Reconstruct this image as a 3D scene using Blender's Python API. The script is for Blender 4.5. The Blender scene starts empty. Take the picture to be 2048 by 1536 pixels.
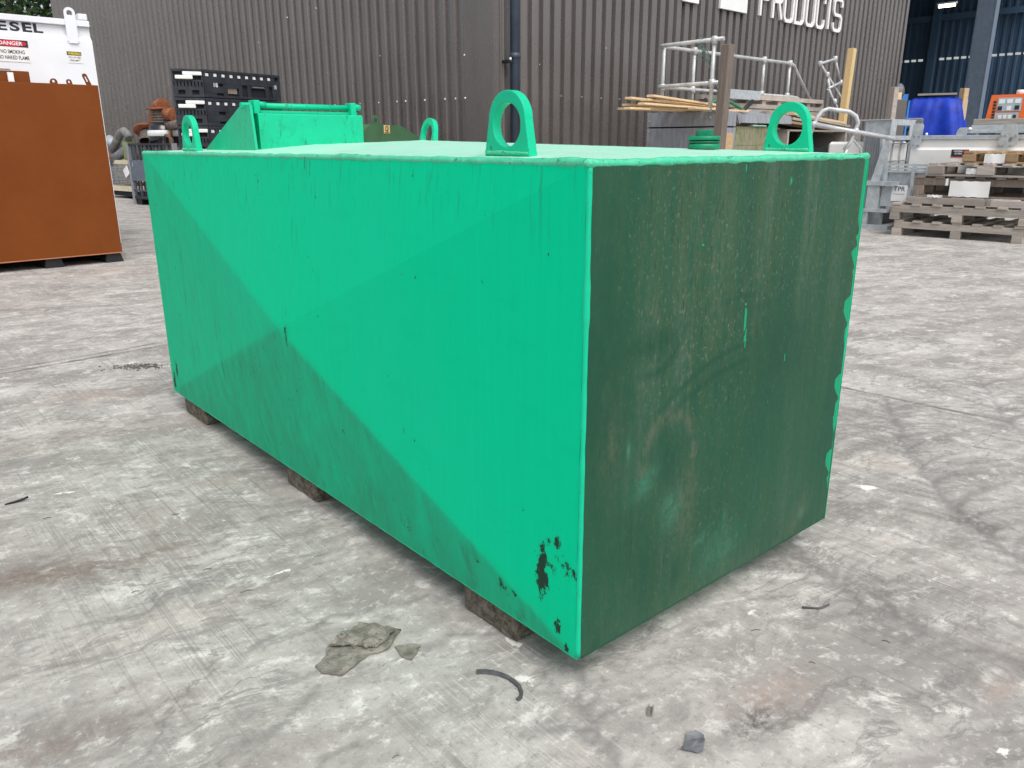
import bpy, bmesh, math, random
import numpy as np
from mathutils import Vector, Matrix, noise as mnoise
R = math.radians
C = bpy.context.scene.collection
random.seed(7)

# ------------------------------------------------------------------ camera
def look(pos, pitch, roll, fpx, w=2048):
    cp, sp = math.cos(pitch), math.sin(pitch)
    fw = Vector((0, cp, -sp)); up = Vector((0, sp, cp)); rt = Vector((1, 0, 0))
    cr, sr = math.cos(roll), math.sin(roll)
    r2 = rt * cr + up * sr; u2 = up * cr - rt * sr
    m = Matrix((( r2.x, u2.x, -fw.x), (r2.y, u2.y, -fw.y), (r2.z, u2.z, -fw.z))).to_4x4()
    m.translation = pos
    cd = bpy.data.cameras.new('camera'); co = bpy.data.objects.new('camera', cd); C.objects.link(co)
    co.matrix_world = m
    cd.sensor_fit = 'HORIZONTAL'; cd.sensor_width = 36.0; cd.lens = 36.0 * fpx / w
    cd.clip_start = 0.02; cd.clip_end = 800
    bpy.context.scene.camera = co
look(Vector((0, 0, 1.0)), 0.2965902, -0.0031284, 1578.42)

# ------------------------------------------------------------------ light
SUN_AZ, SUN_EL = R(294), R(56)          # azimuth counter-clockwise from +X
w = bpy.data.worlds.new('World'); bpy.context.scene.world = w; w.use_nodes = True
nt = w.node_tree; nt.nodes.clear()
sky = nt.nodes.new('ShaderNodeTexSky'); sky.sky_type = 'NISHITA'; sky.sun_disc = False
sky.sun_elevation = SUN_EL; sky.sun_rotation = R(90) - SUN_AZ
sky.air_density = 1.0; sky.dust_density = 4.0; sky.ozone_density = 1.0
hs = nt.nodes.new('ShaderNodeHueSaturation'); hs.inputs['Saturation'].default_value = 0.30
bg = nt.nodes.new('ShaderNodeBackground'); bg.inputs[1].default_value = 0.15
wo = nt.nodes.new('ShaderNodeOutputWorld')
nt.links.new(sky.outputs[0], hs.inputs['Color']); nt.links.new(hs.outputs[0], bg.inputs[0]); nt.links.new(bg.outputs[0], wo.inputs[0])
sl = bpy.data.lights.new('sun', 'SUN'); sl.energy = 1.15; sl.angle = R(40); sl.color = (1.0, 0.97, 0.93)
so = bpy.data.objects.new('sun', sl); C.objects.link(so)
dv = Vector((math.cos(SUN_EL) * math.cos(SUN_AZ), math.cos(SUN_EL) * math.sin(SUN_AZ), math.sin(SUN_EL)))
so.rotation_euler = dv.to_track_quat('Z', 'Y').to_euler()
vs = bpy.context.scene.view_settings
vs.view_transform = 'Standard'; vs.look = 'None'; vs.exposure = 0.35; vs.gamma = 1.0; vs.use_curve_mapping = False

# ------------------------------------------------------------------ materials
def L(r, g, b):
    f = lambda c: (c / 255 / 12.92) if c / 255 <= 0.04045 else ((c / 255 + 0.055) / 1.055) ** 2.4
    return (f(r), f(g), f(b), 1.0)

class NT:
    def __init__(s, name):
        s.m = bpy.data.materials.new(name); s.m.use_nodes = True; s.t = s.m.node_tree
        s.b = s.t.nodes['Principled BSDF']
        s.tc = s.t.nodes.new('ShaderNodeTexCoord')
    def n(s, t, **k):
        x = s.t.nodes.new(t)
        for a, v in k.items(): setattr(x, a, v)
        return x
    def l(s, a, b): s.t.links.new(a, b)
    def mapped(s, scale=(1, 1, 1), rot=(0, 0, 0), loc=(0, 0, 0), src=None):
        src = src or s.tc.outputs['Object']
        if any(rot):                                   # turn first, then stretch along the turned axes
            m0 = s.n('ShaderNodeMapping'); m0.inputs['Rotation'].default_value = rot; s.l(src, m0.inputs[0]); src = m0.outputs[0]
        mp = s.n('ShaderNodeMapping'); mp.inputs['Scale'].default_value = scale; mp.inputs['Location'].default_value = loc
        s.l(src, mp.inputs[0]); return mp.outputs[0]
    def noise(s, vec, scale, detail=6, rough=.6, dist=0.0):
        x = s.n('ShaderNodeTexNoise'); x.inputs['Scale'].default_value = scale; x.inputs['Detail'].default_value = detail
        x.inputs['Roughness'].default_value = rough; x.inputs['Distortion'].default_value = dist
        s.l(vec, x.inputs['Vector']); return x.outputs['Fac']
    def ramp(s, fac, stops, interp='LINEAR'):
        r = s.n('ShaderNodeValToRGB'); r.color_ramp.interpolation = interp
        e = r.color_ramp.elements
        while len(e) < len(stops): e.new(0.5)
        for i, (p, c) in enumerate(stops):
            e[i].position = p; e[i].color = c if len(c) == 4 else (*c, 1)
        s.l(fac, r.inputs[0]); return r.outputs[0]
    def g(s, fac, lo, hi, a=0.0, b=1.0):
        x = s.n('ShaderNodeMapRange'); x.inputs[1].default_value = lo; x.inputs[2].default_value = hi
        x.inputs[3].default_value = a; x.inputs[4].default_value = b
        s.l(fac, x.inputs[0]); return x.outputs[0]
    def math(s, op, a, b=None):
        x = s.n('ShaderNodeMath', operation=op)
        for i, v in enumerate((a, b)):
            if v is None: continue
            if isinstance(v, (int, float)): x.inputs[i].default_value = v
            else: s.l(v, x.inputs[i])
        return x.outputs[0]
    def mix(s, fac, a, b, blend='MIX'):
        x = s.n('ShaderNodeMix', data_type='RGBA', blend_type=blend)
        for sock, v in ((x.inputs[0], fac), (x.inputs[6], a), (x.inputs[7], b)):
            if isinstance(v, (int, float)): sock.default_value = v
            elif isinstance(v, tuple): sock.default_value = v
            else: s.l(v, sock)
        return x.outputs[2]
    def attr(s, name):
        x = s.n('ShaderNodeAttribute', attribute_name=name); return x.outputs['Fac']
    def bump(s, h, strength=.3, dist=.01, prev=None):
        x = s.n('ShaderNodeBump'); x.inputs['Strength'].default_value = strength; x.inputs['Distance'].default_value = dist
        s.l(h, x.inputs['Height'])
        if prev: s.l(prev, x.inputs['Normal'])
        return x.outputs[0]
    def done(s, col, rough=.6, metal=0.0, normal=None, spec=.5):
        if isinstance(col, tuple): s.b.inputs['Base Color'].default_value = col
        else: s.l(col, s.b.inputs['Base Color'])
        if isinstance(rough, (int, float)): s.b.inputs['Roughness'].default_value = rough
        else: s.l(rough, s.b.inputs['Roughness'])
        s.b.inputs['Metallic'].default_value = metal
        s.b.inputs['Specular IOR Level'].default_value = spec
        if normal: s.l(normal, s.b.inputs['Normal'])
        return s.m

def simple(name, c1, c2, scale=8, stretch=(1, 1, 1), rough=.6, metal=0.0, lo=.35, hi=.65, bump=.15, bscale=60, spec=.4, spots=None):
    t = NT(name); v = t.mapped(stretch)
    col = t.ramp(t.noise(v, scale, 8, .65), [(lo, c1), (hi, c2)])
    if spots:
        sc, thr, cc = spots
        col = t.mix(t.g(t.noise(t.mapped(), sc, 5, .7), thr, thr + .04), col, cc)
    nb = t.bump(t.noise(v, bscale, 4, .7), bump, .004)
    return t.done(col, rough, metal, nb, spec)

GREEN = L(4, 176, 122); GREEN_D = L(32, 60, 48)
def m_green_side():
    t = NT('bright_green_paint'); o = t.mapped()
    vst = t.mapped((30, 30, 1.2))
    st = t.noise(vst, 3.0, 6, .65)
    big = t.noise(t.mapped((1, 1, .7)), 2.6, 5, .55)
    col = t.ramp(st, [(.3, L(0, 200, 147)), (.7, L(0, 205, 151))])
    col = t.mix(t.g(big, .46, .66, 0, .35), col, L(20, 200, 154))
    col = t.mix(t.g(t.noise(t.mapped((2, 2, 5)), 3.5, 6, .65), .54, .66, 0, .22), col, L(0, 188, 138))
    dn = t.noise(t.mapped((5, 5, 1.6)), 3, 10, .75)
    col = t.mix(t.math('MULTIPLY', t.attr('shade_dust'), t.g(dn, .28, .62, .3, 1)), col, L(48, 150, 116))  # facet shade and dust mixed into the green
    sm = t.math('MULTIPLY', t.attr('shade_dust'), t.g(t.noise(t.mapped((7, 7, 2.5), (.3, 0, 0)), 4, 8, .75), .54, .64))
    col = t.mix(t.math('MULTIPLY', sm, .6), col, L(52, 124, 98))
    runs = t.math('MULTIPLY', t.attr('runs'), t.g(t.noise(t.mapped((60, 60, 3)), 2.0, 5, .6), .58, .66))
    col = t.mix(runs, col, L(44, 98, 80))
    drip = t.math('MULTIPLY', t.g(t.noise(t.mapped((90, 90, 1.6)), 1.6, 4, .6), .69, .74), t.g(t.noise(o, 2.4, 3, .5), .44, .58))
    col = t.mix(t.math('MULTIPLY', drip, .5), col, L(26, 136, 104))
    nick = t.g(t.noise(t.mapped((1, 1, .55)), 75, 2, .5), .745, .765)
    col = t.mix(t.math('MULTIPLY', nick, t.g(t.noise(o, 3.5, 3, .5), .42, .52)), col, GREEN_D)
    chip = t.math('ADD', t.attr('chip'), t.math('MULTIPLY', t.math('SUBTRACT', t.noise(t.mapped((1.3, 1.3, .8)), 46, 8, .78), .5), 2.0))
    chipm = t.g(chip, .46, .49)
    col = t.mix(t.g(chip, .34, .46, 0, .35), col, L(0, 168, 122))
    col = t.mix(chipm, col, L(40, 66, 54))
    rough = t.g(t.noise(vst, 4, 5, .6), .3, .7, .46, .6)
    h1 = t.math('ADD', t.noise(vst, 6, 4, .6), t.math('MULTIPLY', chipm, -1.5))
    nb = t.bump(h1, .04, .002)
    nb = t.bump(t.noise(o, 120, 3, .6), .12, .0015, nb)
    nb = t.bump(t.noise(o, 3.2, 3, .5), .10, .02, nb)
    return t.done(col, rough, 0, nb, .05)

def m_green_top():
    t = NT('sky_sheen_green_paint'); o = t.mapped()
    col = t.ramp(t.noise(t.mapped((2, 9, 1)), 3, 8, .65), [(.35, L(146, 228, 196)), (.68, L(190, 232, 214))])  # green paled to put the grazing sky reflection into the colour
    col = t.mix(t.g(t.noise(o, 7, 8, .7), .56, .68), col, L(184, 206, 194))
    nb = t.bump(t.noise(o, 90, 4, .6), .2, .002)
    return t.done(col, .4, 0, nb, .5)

def m_green_plain():
    t = NT('green_enamel'); o = t.mapped()
    col = t.ramp(t.noise(o, 18, 6, .6), [(.3, L(0, 182, 138)), (.7, L(0, 194, 148))])
    col = t.mix(t.g(t.noise(o, 40, 8, .75), .61, .65), col, L(52, 96, 78))
    col = t.mix(t.g(t.noise(t.mapped((1, 1, .4)), 60, 6, .7), .66, .70, 0, .8), col, L(120, 110, 84))
    nb = t.bump(t.noise(o, 110, 4, .6), .25, .002)
    return t.done(col, .45, 0, nb, .3)

def m_green_cab():
    t = NT('scuffed_green_enamel'); o = t.mapped()
    col = t.ramp(t.noise(o, 12, 6, .6), [(.3, L(0, 176, 132)), (.7, L(0, 192, 146))])
    col = t.mix(t.g(t.noise(t.mapped((9, 9, 3)), 6, 9, .75), .56, .66), col, L(12, 128, 96))
    nb = t.bump(t.noise(o, 90, 4, .6), .2, .002)
    return t.done(col, .4, 0, nb, .45)

def m_bead():
    t = NT('lumpy_edge_highlight_paint'); o = t.mapped()
    col = t.ramp(t.noise(o, 35, 6, .65), [(.3, L(40, 182, 136)), (.7, L(92, 204, 164))])  # lighter green carries the whitish edge highlights in the colour
    col = t.mix(t.g(t.noise(o, 60, 6, .7), .60, .66), col, L(60, 96, 82))
    nb = t.bump(t.noise(o, 70, 5, .6), .6, .006)
    return t.done(col, .42, 0, nb, .5)

def m_end():
    t = NT('weathered_dark_green_paint'); o = t.mapped()
    vst = t.mapped((26, 26, 1.3))
    st = t.noise(vst, 2.2, 8, .7)
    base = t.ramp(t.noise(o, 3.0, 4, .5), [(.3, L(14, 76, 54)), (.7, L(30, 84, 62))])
    # weathered film: grey-brown and olive vertical streaks
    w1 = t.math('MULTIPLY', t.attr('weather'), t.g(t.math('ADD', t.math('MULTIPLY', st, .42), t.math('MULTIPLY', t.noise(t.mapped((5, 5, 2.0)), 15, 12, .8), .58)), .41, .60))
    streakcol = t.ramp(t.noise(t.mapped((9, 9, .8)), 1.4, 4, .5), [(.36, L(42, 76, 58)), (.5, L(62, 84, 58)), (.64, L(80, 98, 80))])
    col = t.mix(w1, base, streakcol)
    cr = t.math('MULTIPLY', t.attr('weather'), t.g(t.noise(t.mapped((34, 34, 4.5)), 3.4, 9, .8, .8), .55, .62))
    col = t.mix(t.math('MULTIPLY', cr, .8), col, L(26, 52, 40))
    sp = t.math('MULTIPLY', t.attr('weather'), t.g(t.noise(t.mapped((4, 4, 2.4)), 34, 8, .82), .56, .64))
    col = t.mix(t.math('MULTIPLY', sp, .75), col, L(120, 128, 112))
    col = t.mix(t.math('MULTIPLY', t.attr('rust'), t.g(t.noise(t.mapped((3, 3, 1.3)), 20, 10, .8), .40, .58)), col, L(88, 96, 78))
    col = t.mix(t.math('MULTIPLY', t.attr('rub'), t.g(t.noise(t.mapped((2, 2, 1)), 16, 9, .75), .22, .56)), col, L(20, 70, 51))
    col = t.mix(t.math('MULTIPLY', t.attr('pale'), t.g(t.noise(t.mapped((1, 1, 1.2), (0, .6, 0)), 26, 9, .78), .36, .62)), col, L(66, 128, 104))
    scr = t.g(t.noise(t.mapped((60, 60, 14), (0, .7, 0)), 3, 5, .7), .68, .73)
    col = t.mix(t.math('MULTIPLY', scr, .22), col, L(120, 132, 118))
    fl = t.g(t.noise(t.mapped((1, 1, .5)), 85, 2, .5), .79, .80)
    col = t.mix(fl, col, L(60, 170, 128))
    opn = t.math('ADD', t.attr('overpaint'), t.math('MULTIPLY', t.math('SUBTRACT', t.noise(o, 60, 4, .6), .5), .3))
    col = t.mix(t.g(opn, .45, .55), col, L(0, 150, 104))
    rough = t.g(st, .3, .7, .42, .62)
    nb = t.bump(t.noise(vst, 5, 6, .7), .16, .002)
    nb = t.bump(t.noise(o, 1.6, 3, .5), .25, .03, nb)
    return t.done(col, rough, 0, nb, .28)

def m_ground():
    t = NT('worn_concrete'); o = t.mapped()
    wv = t.n('ShaderNodeTexNoise'); wv.inputs['Scale'].default_value = 3.0; wv.inputs['Detail'].default_value = 6; t.l(o, wv.inputs['Vector'])
    ad = t.n('ShaderNodeVectorMath', operation='MULTIPLY_ADD')
    t.l(wv.outputs['Color'], ad.inputs[0]); ad.inputs[1].default_value = (.16, .16, .0); t.l(o, ad.inputs[2]); ov = ad.outputs[0]
    ax = R(-40.4)
    brush = t.noise(t.mapped((90, 3.0, 1), (0, 0, ax), src=o), 2.4, 5, .65)          # broom marks along the tank
    score = t.math('ABSOLUTE', t.math('SUBTRACT', t.noise(t.mapped((15, .25, 1), (0, 0, ax), src=o), 1.0, 3, .6), .5))
    med = t.noise(t.mapped((1.5, .8, 1), (0, 0, R(62)), src=ov), 3.6, 12, .70)
    mot = t.noise(t.mapped((1.25, .8, 1), (0, 0, R(62)), src=ov), 13, 12, .74)
    mot2 = t.noise(o, 42, 8, .72)
    wash = t.noise(t.mapped((1.0, 2.4, 1), (0, 0, R(-30)), src=ov), 1.7, 10, .66)
    big = t.noise(o, .8, 5, .55)
    fine = t.noise(o, 130, 6, .75)
    grit = t.noise(o, 300, 3, .7)
    col = t.ramp(med, [(.32, L(138, 134, 130)), (.45, L(165, 161, 156)), (.56, L(181, 177, 172)), (.68, L(198, 194, 188))])
    col = t.mix(t.math('MULTIPLY', t.g(wash, .49, .40), .75), col, L(142, 138, 134))       # thin grey mud wash
    col = t.mix(t.math('MULTIPLY', t.g(wash, .55, .66), .5), col, L(218, 215, 210))
    col = t.mix(t.math('MULTIPLY', t.g(big, .56, .34), .45), col, L(148, 142, 137))
    col = t.mix(t.g(mot, .46, .36, 0, .7), col, L(138, 135, 132))
    col = t.mix(t.g(mot, .54, .63, 0, .65), col, L(226, 223, 218))
    col = t.mix(t.g(mot2, .45, .36, 0, .6), col, L(130, 128, 125))
    col = t.mix(t.g(mot2, .56, .67, 0, .5), col, L(232, 229, 225))
    rid = t.math('ABSOLUTE', t.math('SUBTRACT', t.noise(t.mapped((1.0, 2.2, 1), (0, 0, R(-32)), src=ov), 2.4, 9, .66, .3), .5))
    lines = t.math('MULTIPLY', t.g(rid, .024, .0), t.g(t.noise(o, 1.9, 4, .6), .42, .56))
    col = t.mix(t.math('MULTIPLY', lines, .65), col, L(116, 113, 111))
    sc = t.math('MULTIPLY', t.g(score, .020, .004), t.g(t.noise(o, 1.7, 5, .65), .46, .58))
    col = t.mix(t.math('MULTIPLY', sc, .36), col, L(108, 106, 104))
    zone = t.g(t.noise(o, 1.4, 4, .6), .42, .58)
    col = t.mix(t.math('MULTIPLY', t.g(brush, .56, .66), t.math('MULTIPLY', zone, .3)), col, L(122, 120, 117))
    col = t.mix(t.math('MULTIPLY', t.g(brush, .44, .34), t.math('MULTIPLY', zone, .34)), col, L(232, 229, 225))
    col = t.mix(t.math('MULTIPLY', t.g(t.noise(o, 1.3, 6, .62), .58, .74), .4), col, L(186, 166, 152))
    col = t.mix(t.g(fine, .38, .28, 0, .4), col, L(118, 116, 114))
    col = t.mix(t.g(grit, .70, .76, 0, .55), col, L(96, 94, 92))
    n2 = t.noise(ov, 30, 9, .75)
    vein = t.math('MULTIPLY', t.attr('vein'), t.g(n2, .15, .5, .35, 1))
    col = t.mix(t.math('MULTIPLY', vein, .78), col, L(112, 110, 109))
    col = t.mix(t.math('MULTIPLY', t.attr('brown'), t.g(n2, .36, .56)), col, L(120, 107, 98))
    col = t.mix(t.math('MULTIPLY', t.attr('red'), t.g(n2, .36, .60, 0, .7)), col, L(166, 146, 134))
    col = t.mix(t.math('MULTIPLY', t.attr('dark'), t.g(n2, .38, .56)), col, L(92, 90, 88))
    pt = t.math('ADD', t.attr('white'), t.math('MULTIPLY', t.math('SUBTRACT', n2, .5), 1.8))
    col = t.mix(t.g(pt, .55, .66, 0, .85), col, L(232, 229, 224))
    h = t.math('ADD', t.math('MULTIPLY', fine, .5), t.math('ADD', t.math('MULTIPLY', brush, .4), t.math('MULTIPLY', mot2, .7)))
    nb = t.bump(h, .32, .005)
    return t.done(col, t.g(fine, .3, .7, .75, .92), 0, nb, .25)

def m_clad(name, c1, c2, spec=.5, rough=.34):
    t = NT(name); o = t.mapped((1, 1, .7))
    col = t.ramp(t.noise(o, 1.1, 4, .5), [(.3, c1), (.7, c2)])
    dirt = t.math('MULTIPLY', t.g(t.noise(t.mapped((3, 3, .35)), 1.5, 4, .5), .5, .75), .30)
    col = t.mix(dirt, col, L(74, 69, 66))
    z = t.n('ShaderNodeSeparateXYZ'); t.l(t.tc.outputs['Object'], z.inputs[0])
    splash = t.math('MULTIPLY', t.g(z.outputs[2], 1.9, .2), t.g(t.noise(o, 2.5, 6, .65), .3, .7))
    col = t.mix(t.math('MULTIPLY', splash, .4), col, L(82, 74, 66))
    fl = t.g(t.noise(t.mapped((1, 1, .4)), 26, 2, .5), .80, .82)
    col = t.mix(t.math('MULTIPLY', fl, .6), col, L(150, 146, 142))
    return t.done(col, t.g(t.noise(o, 3, 4, .6), .3, .7, rough, rough + .14), 0, t.bump(t.noise(t.mapped((1, 1, .5)), 4, 2, .5), .06, .01), spec)

def m_plank(name, c1, c2, c3=None, stretch=(1.2, 14, 14)):
    t = NT(name)
    oi = t.n('ShaderNodeObjectInfo')
    va = t.n('ShaderNodeVectorMath', operation='ADD'); t.l(t.tc.outputs['Object'], va.inputs[0]); 
    cm = t.n('ShaderNodeCombineXYZ'); t.l(t.math('MULTIPLY', oi.outputs['Random'], 37.0), cm.inputs[0]); t.l(t.math('MULTIPLY', oi.outputs['Random'], 11.0), cm.inputs[2])
    t.l(cm.outputs[0], va.inputs[1]); o = va.outputs[0]
    v = t.mapped(stretch, src=o)
    gr = t.noise(v, 4, 8, .7, .4)
    col = t.ramp(gr, [(.28, c1), (.72, c2)])
    col = t.mix(t.math('MULTIPLY', t.g(t.noise(o, 3, 5, .6), .5, .72), .5), col, c3 or c1)
    hsv = t.n('ShaderNodeHueSaturation'); t.l(col, hsv.inputs['Color']); t.l(t.g(oi.outputs['Random'], 0, 1, .72, 1.22), hsv.inputs['Value'])
    return t.done(hsv.outputs[0], .82, 0, t.bump(gr, .4, .004), .2)

def m_emit(name, col, s):
    t = NT(name); t.b.inputs['Emission Color'].default_value = col; t.b.inputs['Emission Strength'].default_value = s
    return t.done(col, .5)

MT = {}
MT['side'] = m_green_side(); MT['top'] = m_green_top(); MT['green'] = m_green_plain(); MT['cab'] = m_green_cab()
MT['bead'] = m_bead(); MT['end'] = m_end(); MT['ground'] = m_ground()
MT['clad'] = m_clad('brown_cladding', L(90, 85, 83), L(102, 97, 95), 1.0, .20)
MT['lining'] = m_clad('dark_blue_lining', L(54, 78, 102), L(64, 88, 112), .3, .5)
MT['steelblue'] = simple('blue_grey_steel', L(92, 106, 124), L(104, 118, 134), rough=.5, bump=.05)
MT['pipe'] = simple('slate_blue_plastic', L(52, 64, 78), L(66, 78, 92), 3, rough=.35, bump=.03)
MT['galv'] = simple('galvanised_steel', L(160, 168, 173), L(190, 197, 201), 14, rough=.45, metal=.15, bump=.08, bscale=30)
MT['tube'] = simple('galvanised_tube', L(166, 168, 170), L(204, 206, 207), 10, rough=.38, metal=.2, bump=.1)
MT['greysteel'] = simple('grey_steel_sheet', L(136, 138, 146), L(160, 162, 168), 5, (4, 4, 1), rough=.45, metal=.2, bump=.05, spots=(7, .70, L(116, 118, 124)))
MT['brownpaint'] = simple('red_oxide_paint', L(112, 58, 20), L(120, 64, 25), 2.5, rough=.38, spec=.18, bump=.06, bscale=70, spots=(16, .72, L(150, 92, 66)))
MT['white'] = simple('white_enamel', L(224, 228, 233), L(233, 236, 240), 3, rough=.35, bump=.04, bscale=40, spots=(9, .74, L(190, 186, 180)))
MT['cream'] = simple('creamy_white_paint', L(226, 226, 223), L(236, 236, 234), 4, rough=.4, bump=.04)
MT['black'] = simple('black_paint', L(26, 28, 31), L(38, 40, 43), 9, rough=.5, bump=.08)
MT['blackplastic'] = simple('black_plastic', L(34, 38, 45), L(52, 56, 64), 9, rough=.55, bump=.08, spots=(22, .68, L(76, 80, 88)))
MT['bag'] = simple('black_film', L(18, 20, 26), L(32, 34, 42), 6, rough=.18, bump=.9, bscale=14, spec=.7)
MT['void'] = simple('dark_recess', L(20, 24, 30), L(30, 34, 40), 5, rough=.8)
MT['rust'] = simple('rusty_iron', L(112, 62, 40), L(160, 98, 66), 9, rough=.85, bump=.5, bscale=40)
MT['iron'] = simple('brown_grey_iron', L(84, 76, 70), L(122, 112, 104), 9, rough=.7, bump=.3, bscale=40, spots=(8, .6, L(108, 74, 54)))
MT['pipegrey'] = simple('grey_pipe', L(104, 104, 104), L(142, 140, 138), 7, rough=.55, bump=.15)
MT['cyl'] = simple('faded_green_steel', L(104, 120, 84), L(134, 146, 106), 7, rough=.6, bump=.2, spots=(11, .64, L(96, 84, 62)))
MT['dkgreen'] = simple('olive_green_paint', L(60, 96, 66), L(72, 110, 78), 4, rough=.4, bump=.05, spots=(13, .7, L(96, 124, 98)))
MT['slateblue'] = simple('slate_blue_steel', L(86, 96, 110), L(104, 114, 128), 6, rough=.5, bump=.08)
MT['barsteel'] = simple('dark_bar_steel', L(62, 68, 78), L(84, 90, 100), 6, rough=.5, bump=.08)
MT['crate'] = simple('pale_crate_wood', L(196, 186, 160), L(218, 208, 184), 6, rough=.8, bump=.2, spots=(9, .62, L(150, 140, 116)))
MT['capgreen'] = simple('dark_cap_green', L(0, 118, 84), L(8, 140, 100), 24, rough=.45, bump=.3, spots=(40, .6, L(48, 62, 50)))
MT['paletan'] = simple('worn_tan_edge', L(160, 106, 76), L(180, 124, 94), 6, rough=.6)
MT['pine'] = m_plank('fresh_pine', L(204, 174, 134), L(230, 206, 168), L(214, 188, 150))
MT['yellowpine'] = m_plank('yellow_pine', L(220, 188, 132), L(238, 212, 162), L(226, 198, 146), (14, 14, 1.0))
MT['oldwood'] = m_plank('weathered_grey_wood', L(136, 129, 121), L(188, 180, 170), L(162, 156, 144))
MT['oldpost'] = m_plank('weathered_brown_wood', L(112, 102, 94), L(152, 140, 130), L(126, 116, 108), (14, 14, 1.0))
MT['greywood2'] = m_plank('silvered_wood', L(146, 138, 132), L(182, 174, 166), L(136, 128, 120))
MT['freshpallet'] = m_plank('tan_pallet_wood', L(154, 128, 96), L(192, 166, 130), L(138, 114, 86))
MT['mossy'] = simple('mossy_timber', L(118, 118, 92), L(150, 148, 122), 4, (8, 8, 1.5), rough=.85, bump=.3, spots=(5, .55, L(112, 122, 76)))
MT['bearer'] = simple('rough_bearer_wood', L(62, 58, 51), L(122, 115, 102), 70, (1, 1, 1), rough=.95, bump=1.0, bscale=90)
MT['paper'] = simple('white_sheet', L(226, 226, 225), L(238, 238, 237), 3, rough=.7, bump=.2, bscale=9)
MT['strap'] = simple('white_strap', L(206, 208, 208), L(222, 224, 224), 5, rough=.5)
MT['orange'] = simple('orange_paint', L(226, 106, 50), L(236, 120, 62), 4, rough=.45, bump=.04)
MT['panel'] = simple('pale_grey_panel', L(160, 176, 186), L(180, 194, 202), 5, rough=.45, bump=.03)
MT['tarp'] = simple('blue_tarpaulin', L(4, 40, 146), L(14, 58, 180), 7, rough=.5, bump=1.0, bscale=7, spec=.3)
MT['car'] = simple('dark_grey_car_paint', L(46, 50, 56), L(56, 60, 66), 3, rough=.25, bump=.0)
MT['glass'] = simple('dark_glass', L(52, 58, 66), L(62, 68, 76), 3, rough=.12, bump=.0)
MT['blue'] = simple('blue_plastic', L(44, 116, 190), L(70, 146, 214), 4, rough=.5)
MT['greenhose'] = simple('green_hose', L(40, 110, 78), L(66, 136, 100), 6, rough=.5)
MT['wire'] = simple('grey_green_wire', L(90, 120, 112), L(120, 146, 138), 6, rough=.5)
MT['yellow'] = simple('yellow_print', L(226, 196, 40), L(236, 206, 56), 3, rough=.5)
MT['redprint'] = simple('red_print', L(196, 34, 58), L(206, 44, 66), 3, rough=.5)
MT['whiteprint'] = simple('white_print', L(230, 231, 232), L(238, 238, 238), 3, rough=.5)
MT['blackprint'] = simple('black_print', L(36, 40, 46), L(46, 50, 56), 3, rough=.5)
MT['blueprint'] = simple('navy_print', L(34, 52, 112), L(44, 62, 122), 3, rough=.5)
MT['cyanprint'] = simple('sky_blue_print', L(40, 120, 180), L(54, 134, 194), 3, rough=.5)
MT['gold'] = simple('gold_sticker', L(206, 176, 112), L(218, 190, 128), 3, rough=.5)
MT['rubber'] = simple('grey_rubber', L(70, 70, 72), L(98, 98, 100), 40, rough=.8, bump=.4)
MT['slate'] = simple('grey_plastic_scrap', L(94, 97, 101), L(122, 124, 128), 20, rough=.6, bump=.3)
MT['card'] = simple('muddy_card', L(104, 101, 93), L(152, 148, 138), 30, (1, 1, 1), rough=.95, bump=1.0, bscale=80, spots=(70, .58, L(78, 74, 66)))
MT['zinc'] = simple('zinc_nut', L(150, 146, 140), L(176, 172, 166), 20, rough=.4, metal=.5)
MT['joint'] = simple('dark_joint_filler', L(98, 94, 90), L(124, 120, 114), 18, rough=.9, bump=.5)
MT['grit'] = simple('dark_grit', L(92, 89, 87), L(126, 121, 118), 40, rough=.95, bump=.5)
MT['bark'] = simple('bark', L(70, 60, 50), L(96, 84, 70), 9, rough=.9, bump=.8)
def m_leaf():
    t = NT('leaf'); oi = t.noise(t.mapped(), 1.2, 3, .5)
    col = t.ramp(oi, [(.35, L(38, 64, 36)), (.58, L(58, 86, 42)), (.72, L(112, 128, 52))])
    return t.done(col, .55, 0, None, .3)
MT['leaf'] = m_leaf()
MT['lamp'] = m_emit('lit_tube', (1.0, .93, .66, 1), 9.0)

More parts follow.
